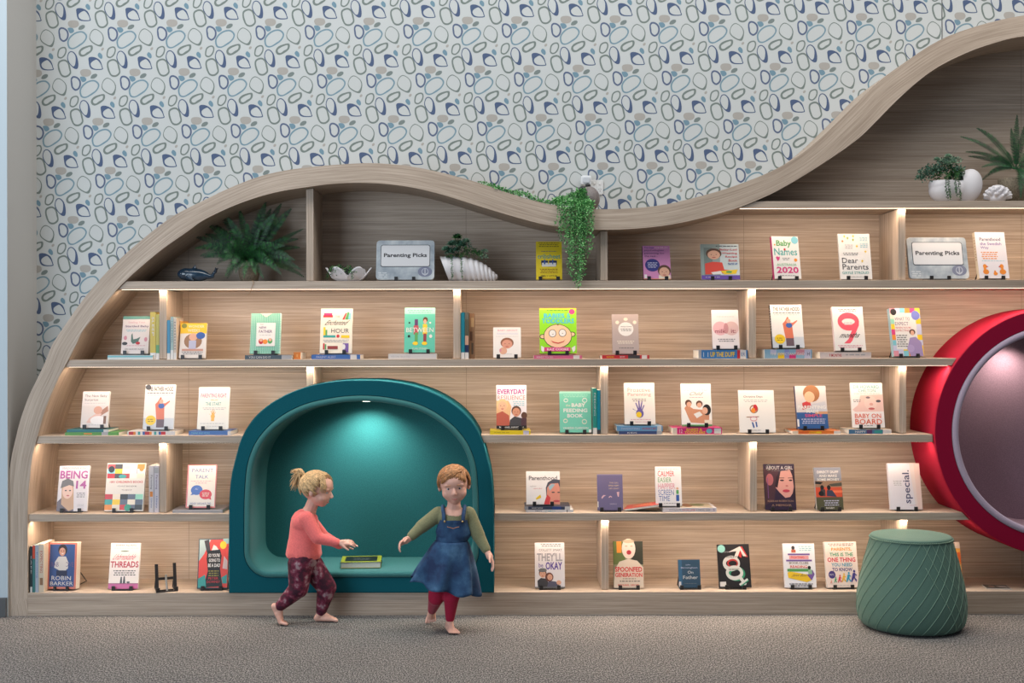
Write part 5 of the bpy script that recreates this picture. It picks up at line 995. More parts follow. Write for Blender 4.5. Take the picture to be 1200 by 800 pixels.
def fern(label, base_px, y, tips, potfn, width=0.035, cols=GRN, pname='potted_fern'):
    r = thing(pname, label, 'plant', (0, 0, 0))
    potfn(r)
    b = P(base_px[0], base_px[1], y)
    for i, (tx, ty, dy, lz, w) in enumerate(tips):
        t = P(tx, ty, y + dy)
        frond(r, b + Vector((random.uniform(-.01, .01), random.uniform(-.01, .01), 0)), t, (0, dy * 0.3, lz), w, cols, 34, roll=random.uniform(-0.35, 0.35))
    return r
def potA(r):
    m = MB(); c = P(292, 330, 0.2); c.z = S1 + 0.0005
    m.lathe([(0.040, 0), (0.052, 0.01), (0.062, 0.05), (0.063, 0.085), (0.058, 0.098), (0.050, 0.098), (0.046, 0.085)], 28, c); m.build('basket_pot', 'basket', r, smooth=True)
    random.seed(3)
fern('dark green fern in a small woven pot at the left end of the upper shelf', (291, 305), 0.2, [
    (330, 238, 0.10, .02, .045), (318, 244, 0.08, .03, .04), (255, 242, 0.06, .03, .038), (266, 255, -0.06, .05, .036), (228, 291, -0.02, .07, .036), (240, 274, 0.08, .05, .036), (238, 302, -0.05, .06, .034), (254, 310, -0.10, .09, .034), (356, 268, 0.12, .03, .022), (352, 290, 0.06, .05, .030),
    (338, 298, -0.08, .06, .034), (354, 317, -0.04, .09, .034), (357, 325, 0.08, .07, .030), (330, 322, -0.11, .09, .034), (309, 327, -0.13, .07, .026), (264, 324, -0.10, .08, .034), (276, 320, -0.13, .06, .028), (296, 312, -0.14, .05, .026), (290, 262, -0.10, .05, .028), (304, 268, -0.05, .05, .03), (276, 278, -0.13, .05, .028), (318, 284, -0.12, .04, .028), (300, 290, -0.14, .05, .026), (262, 296, -0.12, .07, .030), (250, 262, 0.10, .03, .036), (340, 306, 0.10, .04, .034), (322, 250, -0.02, .04, .046), (238, 288, -0.08, .06, .038), (262, 306, -0.13, .08, .036), (270, 284, -0.14, .06, .034), (286, 326, -0.14, .06, .030), (320, 312, -0.13, .07, .036), (346, 305, -0.10, .07, .036), (306, 250, 0.12, .03, .040), (242, 262, 0.02, .04, .038), (332, 258, 0.13, .02, .04), (300, 322, -0.15, .06, .030), (312, 236, 0.04, .03, .046), (342, 244, 0.02, .03, .044), (234, 300, 0.02, .06, .040), (228, 278, 0.06, .05, .036), (350, 280, 0.02, .06, .034), (280, 244, 0.02, .04, .036), (272, 312, -0.15, .07, .034), (334, 288, -0.14, .05, .034), (312, 300, -0.16, .05, .032), (266, 327, -0.05, .09, .034)], potA,
    cols=[(16, 52, 30), (24, 72, 38), (34, 92, 44), (12, 40, 26), (40, 84, 52), (46, 112, 48)])
m = MB(); a = P(300, 330, 0.0); m.tube([(a.x - .02, -0.006, S1 + .006), (a.x - .012, -0.010, S1 - .01), (a.x - .022, -0.010, S1 - .035), (a.x - .034, -0.008, S1 - .072), (a.x - .046, -0.008, S1 - .085)], [.0018, .002, .0016, .0014, .001], 5, RGB(150, 115, 80))
tag(m.build('dried_frond', 'leaf'), 'dry brown frond hanging over the shelf edge under the dark fern', 'leaf')
def potB(r):
    m = MB(); c = P(1186, 236, 0.24); c.z = TOP['S0'] + 0.0005
    m.lathe([(0.060, 0), (0.072, 0.01), (0.080, 0.08), (0.081, 0.155), (0.075, 0.16), (0.070, 0.15)], 28, c); m.build('basket_pot', 'basket', r, smooth=True)
    random.seed(5)
G2 = [(8, 56, 30), (14, 78, 38), (7, 42, 26), (22, 92, 44)]
fern('bright green sword fern in a woven pot at the top right edge', (1190, 198), 0.22, [
    (1144, 150, -0.05, .07, .027), (1125, 160, 0.02, .07, .019), (1131, 178, 0.06, .06, .016), (1134, 183, 0.10, .04, .016), (1150, 196, 0.02, .05, .018), (1192, 134, 0.02, .02, .030), (1203, 142, -0.06, .02, .030), (1158, 205, 0.08, .06, .016), (1196, 232, -0.16, .06, .026), (1212, 225, -0.14, .06, .030), (1225, 160, 0.03, .06, .026), (1250, 180, -0.03, .07, .026), (1245, 205, 0.05, .07, .024), (1180, 178, 0.08, .04, .022), (1160, 188, -0.08, .07, .020), (1204, 230, -0.15, .08, .026), (1198, 210, -0.17, .05, .024), (1150, 212, 0.02, .07, .018), (1185, 150, 0.06, .02, .026)], potB, cols=G2, pname='potted_sword_fern')

LEAFCOL = {'tr': [(84, 150, 84), (110, 178, 100), (60, 124, 66), (136, 196, 124)], 'suc': [(88, 128, 108), (66, 108, 86), (116, 152, 128), (48, 84, 62)], 'dk': [(36, 80, 44), (54, 106, 52), (28, 62, 36), (76, 128, 60)], 'pale': [(120, 150, 125), (92, 125, 104), (140, 168, 140)]}
def leaf(m, p, d, nrm, L, w, col):
    sd = d.cross(nrm); sd = sd.normalized() if sd.length > 1e-5 else d.orthogonal().normalized()
    up = sd.cross(d).normalized() * w * 0.35
    m.add([p, p + d * L * 0.45 + sd * w + up, p + d * L, p + d * L * 0.45 - sd * w + up, p + d * L * 0.5 - up * 0.5], [(0, 1, 4), (1, 2, 4), (2, 3, 4), (3, 0, 4)], RGB(*col))
def rnd(): return Vector((random.uniform(-1, 1), random.uniform(-1, 1), random.uniform(-1, 1))).normalized()
def strand(parent, pts, n, L, spread, cols, name='trailing_strand'):
    c = crom(pts, 8, False); m = MB(); m.tube(c[::2] + [c[-1]], 0.0011, 4, RGB(*cols[0]))
    c = resample(c, n)
    for i, p in enumerate(c):
        for s in range(3):
            d = rnd(); d.z -= 0.25; d.y = -abs(d.y) if random.random() < .7 else d.y; d.normalize(); leaf(m, p + d * spread * random.random(), d, rnd(), L * random.uniform(.7, 1.2), L * .33, random.choice(cols))
    return m.build(name, 'leaf', parent, recalc=False)
def rosette(parent, c, r, n, cols, up=Vector((0, -0.5, 0.85)), name='succulent', thick=0.3):
    c = Vector(c); up = up.normalized(); m = MB(); a = up.orthogonal().normalized(); b = up.cross(a)
    for i in range(n):
        t = i / n; el = 0.15 + 1.25 * t; az = i * 2.39996
        d = (a * math.cos(az) + b * math.sin(az)) * math.cos(el) + up * math.sin(el)
        leaf(m, c, d, up, r * (1 - 0.35 * t), r * thick, random.choice(cols))
    return m.build(name, 'leaf', parent, recalc=False)
def bushy(parent, c, r, n, L, cols, name='foliage', sq=(1, 1, 1)):
    m = MB()
    for i in range(n):
        d = rnd(); d.z = abs(d.z) * 1.0 if random.random() < .8 else d.z; q = Vector(c) + Vector((d.x * sq[0], d.y * sq[1], d.z * sq[2])) * r * random.random() ** .45
        e = (d + rnd() * .7).normalized(); leaf(m, q, e, rnd(), L * random.uniform(.7, 1.2), L * .3, random.choice(cols))
    return m.build(name, 'leaf', parent, recalc=False)

# trailing plant on top of the wave
def outer_z(x): 
    r = [a.z + (b.z - a.z) * (x - a.x) / (b.x - a.x) for a, b in zip(ao[:-1], ao[1:]) if (a.x - x) * (b.x - x) <= 0 and abs(a.x - b.x) > 1e-7]
    return max(r)
def trailing():
    random.seed(11)
    pc = P(690, 238, 0.13); zt = outer_z(pc.x)
    r = thing('trailing_plant', 'green trailing plant spilling from a grey shell pot over the wave of the frame', 'plant', (0, 0, 0))
    m = MB(); pc.z = zt + 0.074
    m.ell(pc, (0.066, 0.075, 0.076), 28, 18); m.ell(pc + Vector((-.03, -.01, -.03)), (0.06, 0.06, 0.045), 20, 12)
    o = sculpt('shell_pot', m, 0.005, 'grey_ceramic', r, 3)
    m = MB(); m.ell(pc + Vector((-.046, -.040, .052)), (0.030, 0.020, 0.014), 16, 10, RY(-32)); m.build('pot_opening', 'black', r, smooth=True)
    m = MB(); m.ell(pc + Vector((-.006, -.012, .080)), (0.016, 0.014, 0.013), 16, 10); m.build('black_knob', 'black', r, smooth=True)
    ends = [(652, 262), (655, 274), (657, 283), (660, 268), (662, 292), (664, 280), (667, 306), (669, 322), (671, 296), (673, 329), (675, 312), (676, 336), (678, 300), (679, 324), (680, 336), (682, 315), (684, 288), (685, 308), (687, 280), (689, 300), (691, 276), (693, 292), (695, 268), (666, 318), (672, 286), (678, 280), (684, 322), (688, 270), (659, 258), (692, 262)]
    for k, (ex, ey) in enumerate(ends):
        sx = 652 + (ex - 650) * 0.92 + random.uniform(-2, 2); x0 = P(sx, 232, 0).x; z0 = outer_z(x0)
        yf = -0.022 - random.random() * 0.035; e = P(ex, ey, yf)
        pts = [(pc.x - 0.045 + random.uniform(-.02, .02), pc.y - .06, pc.z + .045), (x0, 0.03 + random.random() * .03, z0 + 0.035 + random.random() * .02), (x0, -0.02 - random.random() * .03, z0 + 0.0), (x0 * .6 + e.x * .4, yf, (z0 * .5 + e.z * .5)), (e.x, yf, e.z)]
        strand(r, pts, int(12 + (ey - 232) * 0.42), 0.0145, 0.010, LEAFCOL['tr'])
    for k in range(10):
        c = Vector((P(random.uniform(652, 692), 232, 0).x, random.uniform(-.02, .05), 0)); c.z = outer_z(c.x) + random.uniform(.01, .035)
        bushy(r, c, 0.034, 46, 0.015, LEAFCOL['tr'], 'foliage_tuft', (1.2, .8, .8))
    for k in range(9):
        xa = 562 + k * 9.5; pts = []
        for j in range(5):
            q = P(xa + j * 4.6, 230, 0.02); pts.append((q.x, 0.015 + 0.02 * math.sin(k * 2 + j), outer_z(q.x) + 0.008 + 0.010 * abs(math.sin(k + j * 1.3)) + (0.012 if k in (4, 5) else 0)))
        strand(r, pts, 24, 0.014, 0.012, LEAFCOL['tr'], 'creeping_strand')
trailing()
def outlet():
    a = P(698, 219.5, 0.41); r = thing('power_outlet', 'white double power point on the wallpaper above the trailing plant', 'power outlet', (a.x, 0.411, a.z))
    m = MB(); m.prism(rrect(-.046, .046, -.045, .045, .006), -0.010, 0.0, (0.62, 0.62, 0.62, 1)); m.build('cover_plate', simple('white_switch_plastic', (0.62, 0.63, 0.63, 1), 0.35), r, bevel=0.001)
    for sx in (-0.008, 0.026):
        m = MB(); m.box((sx - .005, -.014, .016), (sx + .005, -.0102, .032)); m.build('switch', simple('white_rocker', (0.7, 0.7, 0.7, 1), 0.3), r, bevel=.0008)
        m = MB()
        for dx, rz in ((-.006, 22), (.006, -22), (0, 0)):
            mt = Matrix.Translation((sx + dx, -.0104, -.012 - (0.012 if dx == 0 else 0))) @ Matrix.Rotation(R(rz), 4, 'Y'); m.box((-.0012, 0, -.004), (.0012, .0003, .004), mat=mt)
        m.build('socket_slots', 'black', r)
    a = P(687, 211, 0.36); r2 = thing('plug_adaptor', 'white plug adaptor pushed into the power point above the grey shell pot', 'plug', (a.x, 0.400, a.z))
    m = MB(); m.prism(rrect(-.034, .030, -.030, .026, .012), -0.060, 0.0); m.build('adaptor_body', simple('white_adaptor_plastic', (0.66, 0.68, 0.70, 1), 0.3), r2, bevel=.004)
    m = MB(); m.prism(rrect(-.022, .020, -.018, .014, .008), -0.068, -0.0605); m.build('adaptor_face', simple('pale_grey_plastic', (0.5, 0.53, 0.57, 1), 0.3), r2, bevel=.001)
    r2.location.y = 0.4005 - 0.0
outlet()

# ---------------------------------------------------------------- ornaments
def whale():
    c = P(229, 322, 0.12); zb_ = S1 + 0.001; c.z = zb_ + 0.036
    r = thing('whale_ornament', 'small dark blue glazed whale ornament at the left tip of the upper shelf', 'ornament', (0, 0, 0))
    m = MB(); m.ell(c, (0.082, 0.036, 0.034), 24, 14, RY(3)); m.ell(c + Vector((-.035, 0, .004)), (0.046, 0.036, 0.031), 20, 12)
    m.cap_(c + Vector((.05, 0, -.006)), c + Vector((.098, 0, -.008)), 0.020, 0.009); m.cap_(c + Vector((.095, 0, -.006)), c + Vector((.116, 0, .030)), 0.010, 0.005)
    m.cap_(c + Vector((.112, 0, .016)), c + Vector((.118, -.024, .036)), 0.008, 0.003); m.cap_(c + Vector((.112, 0, .016)), c + Vector((.118, .024, .036)), 0.008, 0.003)
    m.cap_(c + Vector((.004, 0, .024)), c + Vector((.010, 0, .052)), 0.014, 0.003); m.cap_(c + Vector((-.02, -.028, -.012)), c + Vector((.012, -.052, -.028)), 0.011, 0.004)
    sculpt('body', m, 0.0035, 'whale', r, 3)
    for s in (-1, 1):
        m = MB(); m.ell(c + Vector((-.055, s * .0292, .006)), .003, 8, 6); m.build('eye', 'white_ceramic', r, smooth=True)
    r.scale = (1.18, 1.18, 1.18); r.location = (c.x * -0.18 - 0.012, c.y * -0.18, (S1 + 0.0012) * -0.18)
whale()
def clam():
    random.seed(21); c = P(409, 328, 0.16); c.z = S1 + 0.001
    r = thing('clam_shell_planter', 'white clam shell planter with small succulents left of the silver sign', 'planter', (0, 0, 0))
    m = MB(); nseg = 120; v = []; rows = 14
    for i in range(rows):
        t = i / (rows - 1)
        for k in range(nseg):
            a = 2 * PI * k / nseg; lobe = abs(math.cos(3 * a + 0.0)) ** 0.9
            rx = 0.030 + (0.082 + 0.030 * lobe) * t ** 0.7; ry = 0.025 + (0.055 + 0.022 * lobe) * t ** 0.7
            z = (0.022 + 0.066 * lobe) * t ** 1.6
            v.append((c.x + rx * math.cos(a), c.y + ry * math.sin(a), c.z + z))
    base = len(v)
    for i in range(rows - 1, -1, -1):
        t = i / (rows - 1)
        for k in range(nseg):
            a = 2 * PI * k / nseg; lobe = abs(math.cos(3 * a + 0.0)) ** 0.9
            rx = 0.026 + (0.077 + 0.028 * lobe) * t ** 0.7; ry = 0.020 + (0.050 + 0.020 * lobe) * t ** 0.7
            z = 0.006 + (0.018 + 0.064 * lobe) * t ** 1.6
            v.append((c.x + rx * math.cos(a), c.y + ry * math.sin(a), c.z + z))
    f = [(i * nseg + k, i * nseg + (k + 1) % nseg, (i + 1) * nseg + (k + 1) % nseg, (i + 1) * nseg + k) for i in range(2 * rows - 1) for k in range(nseg)]
    f.append(tuple(range(nseg))); f.append(tuple((2 * rows - 1) * nseg + k for k in range(nseg)))
    m.add(v, f); m.build('clam_shell', 'white_ceramic', r, smooth=True)
    for x, y, rr in ((392, 316, .032), (390, 319, .026), (398, 316, .03), (409, 317, .028), (413, 320, .024)):
        bushy(r, P(x, y, 0.09), rr, 46, .013, LEAFCOL['dk'], 'succulent', (1, .8, .9))
    for x, y in ((402, 312), (406, 308), (410, 310), (413, 306), (399, 310)):
        rosette(r, P(407, 322, .15), .088, 6, [(34, 50, 40), (50, 66, 56)], P(x, y, .14) - P(407, 324, .15), 'spiky_air_plant', .05)
    strand(r, [P(410, 313, .085), P(412, 319, .075), P(413, 326, .075)], 14, .010, .006, LEAFCOL['dk'])
    strand(r, [P(388, 314, .085), P(385, 320, .075), P(384, 325.5, .075)], 14, .010, .008, LEAFCOL['dk'])
clam()
def conch():
    random.seed(22)
    r = thing('conch_shell_planter', 'white spiral conch shell planter with succulents right of the silver sign', 'planter', (0, 0, 0))
    y = 0.17; a = P(521, 312, y); b = P(583.5, 322, y); L = b.x - a.x; zb_ = S1 + 0.001
    m = MB(); nseg = 48; rows = 90; v = []
    for i in range(rows):
        t = i / (rows - 1); x = a.x + L * t
        env = 0.077 * (1 - max(0, (t - 0.30) / 0.70) ** 2.4) ** 0.62 * (1 - .12 * t)
        ridge = 0.0075 * (0.5 + 0.5 * math.cos(2 * PI * (2.2 * t + 7.0 * t ** 2.2) )) ** 0.6 * (1 if t > .08 else 0)
        q = max(0.002, env + ridge - 0.004)
        for k in range(nseg):
            an = 2 * PI * k / nseg; xo = 0.028 * math.sin(an) * (1 - t) * -1
            v.append((x + xo, y + q * 0.92 * math.cos(an), zb_ + max(env + .006, .034) + q * math.sin(an)))
    f = [(i * nseg + k, i * nseg + (k + 1) % nseg, (i + 1) * nseg + (k + 1) % nseg, (i + 1) * nseg + k) for i in range(rows - 1) for k in range(nseg)]
    f.append(tuple(range(nseg))); f.append(tuple((rows - 1) * nseg + k for k in range(nseg)))
    zmin = min(q[2] for q in v); v = [(q[0], q[1], q[2] - zmin + zb_) for q in v]
    m.add(v, f); m.build('conch_shell', 'white_ceramic', r, smooth=True)
    for x, yy, rr, n, cl in ((523, 292, .030, 14, 'suc'), (530, 286, .034, 16, 'suc'), (528, 295, .030, 14, 'suc'), (536, 278, .032, 14, 'dk'), (540, 287, .036, 18, 'suc'), (546, 283, .030, 14, 'pale'), (534, 293, .026, 14, 'suc')):
        rosette(r, P(x, yy + 1, 0.12), rr * 1.25, n + 14, LEAFCOL[cl])
    for x, yy, rr, cl in ((526, 293, .034, 'suc'), (534, 288, .036, 'suc'), (542, 290, .036, 'dk'), (548, 286, .03, 'suc'), (536, 281, .024, 'dk'), (552, 292, .034, 'dk'), (557, 294, .032, 'dk'), (562, 296, .028, 'dk'), (545, 296, .028, 'dk'), (567, 298, .024, 'pale'), (568, 291, .018, 'pale'), (527, 299, .022, 'dk'), (537, 297, .022, 'dk')):
        bushy(r, P(x, yy + 4, 0.145), rr, 70, .012, LEAFCOL[cl], 'foliage')
    strand(r, [P(529, 298, .105), P(529.5, 306, .088), P(530, 316, .088), P(530, 326, .10)], 26, .009, .004, LEAFCOL['dk'])
    strand(r, [P(540, 298, .10), P(541.5, 308, .082), P(541, 318, .082), P(542, 326, .10)], 26, .009, .004, LEAFCOL['dk'])
conch()
def nautilus():
    random.seed(23); y = 0.17; z0 = TOP['S0'] + 0.001
    r = thing('nautilus_shell_planter', 'white nautilus shell planter with grey green succulents on the topmost shelf', 'planter', (0, 0, 0))
    m = MB(); a = P(1109, 222, y); b = P(1136, 216, y)
    m.ell((a.x, y, z0 + 0.082), (0.104, 0.075, 0.081), 36, 24); m.ell((a.x - .012, y, z0 + 0.112), (0.094, 0.070, 0.06), 36, 24); m.ell((b.x - .004, y, z0 + 0.107), (0.078, 0.060, 0.105), 36, 24, RY(14))
    o = sculpt('nautilus_shell', m, 0.005, 'white_ceramic', r, 4, keep=lambda q: not (q.x < P(1126, 400, y).x and q.z > z0 + 0.140))
    m = MB(); m.ell((a.x, y, z0 + 0.118), (0.080, 0.058, 0.020), 20, 12); m.build('potting_moss', simple('dark_moss', (0.02, 0.035, 0.015, 1), .9, bumpy=.8, bscale=90), r, smooth=True)
    for x, yy, rr, cl in ((1122, 202, .030, 'suc'), (1117, 204, .035, 'dk'), (1100, 198, .05, 'suc'), (1114, 196, .048, 'suc'), (1092, 194, .045, 'suc'), (1106, 188, .045, 'suc'), (1123, 199, .035, 'dk'), (1082, 193, .034, 'suc'), (1092, 189, .040, 'suc'), (1103, 187, .040, 'suc'), (1088, 197, .036, 'suc'), (1112, 184, .038, 'pale'), (1120, 186, .036, 'pale'), (1124, 194, .032, 'suc'), (1108, 195, .040, 'dk'), (1098, 197, .036, 'dk'), (1118, 199, .032, 'dk'), (1078, 200, .024, 'suc')):
        bushy(r, P(x, yy + (10 if x < 1100 else 5), y - .02), rr * .95, 80, .016, LEAFCOL[cl], 'foliage')
    for x, yy in ((1111, 182), (1117, 189), (1110, 190), (1098, 186)): rosette(r, P(x, yy + 2, .10), .032, 20, LEAFCOL['pale'])
    for x, e in ((1109, 233), (1112, 234), (1120, 230), (1124, 233)):
        strand(r, [P(x, 202, .095), P(x - .5, 210, .078), P(x, 222, .078), P(x + 1.5, e - .5, .085)], 34, .010, .005, LEAFCOL['dk'])
nautilus()
def coral():
    random.seed(24); y = 0.13; c = P(1169, 235, y); c.z = TOP['S0'] + 0.001
    r = thing('coral_ornament', 'white branching coral ornament between the nautilus planter and the sword fern', 'ornament', (0, 0, 0))
    m = MB(); m.ell(c + Vector((0, 0, .030)), (.050, .042, .029), 20, 12)
    for k in range(46):
        az = k * 2.39996; el = 0.05 + 1.45 * (k / 46.0); d = Vector((math.cos(az) * math.cos(el), math.sin(az) * math.cos(el), math.sin(el)))
        p = c + Vector((d.x * .050, d.y * .042, .028 + d.z * .045)); q = p + Vector((d.x * .028, d.y * .022, .004 + d.z * .024))
        if q.z < c.z + .012: q.z = c.z + .012
        m.cap_(p, q, .009, .0105, 8)
    sculpt('coral_branches', m, 0.0038, 'white_ceramic', r, 1)
    zmin = min(v.co.z for v in r.children[0].data.vertices); r.location.z += c.z - zmin
coral()
# ---------------------------------------------------------------- the two children
def hand(m, wrist, d, pn, s=0.095, curl=28, spread=5, thumb_side=1):
    d = Vector(d).normalized(); pn = Vector(pn); pn = (pn - d * pn.dot(d)).normalized(); sd = d.cross(pn).normalized() * thumb_side
    w = Vector(wrist)
    m.cap_(w - d * .01, w + d * .16 * s, .17 * s, .19 * s)
    for k in (-1.2, -.4, .4, 1.2): m.cap_(w + d * .10 * s + sd * k * .10 * s, w + d * .50 * s + sd * k * .125 * s, .115 * s, .085 * s)
    for i, (k, L) in enumerate(((1.5, .86), (.5, 1.0), (-.5, .95), (-1.5, .75))):
        a = math.radians(k * spread); fd = (d * math.cos(a) + sd * math.sin(a)).normalized(); p = w + d * .50 * s + sd * k * .122 * s
        for seg, (l, r1, r2) in enumerate(((.22, .062, .056), (.15, .056, .050), (.11, .050, .043))):
            c = math.radians(curl * (0.7 + 0.25 * i * .5)); fd = (fd * math.cos(c) + pn * math.sin(c)).normalized()
            q = p + fd * l * L * s; m.cap_(p, q, r1 * s, r2 * s, 10); p = q
    td = (d * .62 + sd * .70 + pn * .35).normalized(); p = w + d * .13 * s + sd * .16 * s
    for l, r1, r2 in ((.22, .095, .07), (.16, .066, .058), (.12, .058, .048)):
        q = p + td * l * s; m.cap_(p, q, r1 * s, r2 * s, 10); p = q; td = (td * .92 + d * .3 + pn * .12).normalized()
def foot(m, ankle, heel, ball, toe, s=1.0, up=(0, 0, 1), side=(0, 1, 0)):
    ankle, heel, ball, toe = map(Vector, (ankle, heel, ball, toe)); sd = Vector(side).normalized(); f = (toe - ball).normalized()
    m.cap_(ankle, heel.lerp(ankle, .25), .022 * s, .020 * s); m.cap_(heel, ball, .019 * s, .015 * s); m.cap_(ankle, ball, .020 * s, .014 * s)
    for k in (-1, 0, 1): m.cap_(heel.lerp(ball, .45) + sd * k * .007, ball + sd * k * .014, .016 * s, .013 * s)
    for i, k in enumerate((-1.9, -.8, .1, .95, 1.75)):
        r = (.0088, .0060, .0056, .0053, .0050)[i]; L = (1.0, .98, .9, .8, .66)[i]
        m.cap_(ball + sd * k * .0112 * s, ball + sd * k * .0136 * s + f * (toe - ball).length * L, .0085, r, 10)
def head_solids(m, c, f, u, s=1.0):
    """f: the way the face looks, u: up"""
    f = Vector(f).normalized(); u = Vector(u); u = (u - f * u.dot(f)).normalized(); r = f.cross(u)
    mt = Matrix((r, f, u)).transposed(); E_ = lambda p, q: m.ell(Vector(c) + mt @ Vector(p) * s, tuple(x * s for x in q), 26, 16, mt)
    E_((0, -.012, .020), (.076, .088, .080)); E_((0, .020, -.022), (.064, .060, .062)); E_((0, .036, -.062), (.030, .028, .026))
    for sx in (-1, 1):
        E_((sx * .035, .040, -.031), (.028, .028, .027)); E_((sx * .076, -.010, -.008), (.009, .014, .020)); E_((sx * .028, .062, .018), (.026, .016, .012))
        m.cap_(Vector(c) + mt @ Vector((sx * .012, .0655, -.052)) * s, Vector(c) + mt @ Vector((0, .068, -.053)) * s, .0055 * s, .0065 * s)
        m.cap_(Vector(c) + mt @ Vector((sx * .010, .0640, -.060)) * s, Vector(c) + mt @ Vector((0, .066, -.061)) * s, .005 * s, .006 * s)
        E_((sx * .007, .085, -.026), (.0065, .007, .006))
    m.cap_(Vector(c) + mt @ Vector((0, .070, .008)) * s, Vector(c) + mt @ Vector((0, .087, -.022)) * s, .007 * s, .0105 * s)
    E_((0, .040, .030), (.058, .044, .048))
    return mt
def face_parts(root, c, mt, s, hair, smile=0.006):
    for sx in (-1, 1):
        P_ = lambda x, y, z: Vector(c) + mt @ Vector((x, y, z)) * s
        m = MB(); m.ell(P_(sx * .029, .0660, .000), (.0100 * s, .0060 * s, .0056 * s), 16, 10, mt); o = m.build('eye', simple('eye_white', (.7, .68, .66, 1), .2) if 'ew' not in M else M['ew'], root, smooth=True); M['ew'] = o.data.materials[0]
        m = MB(); m.ell(P_(sx * .0285, .0708, .000), (.0050 * s, .0020 * s, .0048 * s), 14, 8, mt); m.build('iris', 'eye', o, smooth=True)
        m = MB(); m.cap_(P_(sx * .017, .0825, .020), P_(sx * .040, .0775, .020), .0022, .0016, 8); m.build('eyebrow', hair, root, smooth=True)
    m = MB(); pts = [P_(x, .0750 - abs(x) * .40, -.0565 + smile * (abs(x) / .018) ** 2) for x in (-.019, -.012, -.005, 0, .005, .012, .019)]
    m.tube(pts, [.0008, .0020, .0027, .0029, .0027, .0020, .0008], 8); m.build('lips', 'skin_red', root, smooth=True)
def slerp(a, b, t):
    a = a.normalized(); b = b.normalized(); w = math.acos(max(-1, min(1, a.dot(b))))
    return a if w < 1e-4 else (a * math.sin((1 - t) * w) + b * math.sin(t * w)) / math.sin(w)
def strands(m, c, mt, s, Rd, starts, ends, r=0.0024, lift=1.03, wob=0.05, n=9):
    for a, b in zip(starts, ends):
        pts = []; ph = random.random() * 6; k = lift + random.random() * wob
        for i in range(n):
            t = i / (n - 1); d = slerp(a, b, t); q = Vector((d.x * Rd[0], d.y * Rd[1], d.z * Rd[2])) * (k + 0.02 * math.sin(ph + 5 * t))
            pts.append(Vector(c) + mt @ (q + Vector((0, -.010, .018))) * s)
        m.tube(pts, [r * (0.6 + 0.6 * math.sin(PI * min(1, .15 + .8 * i / (n - 1)))) for i in range(n)], 5)

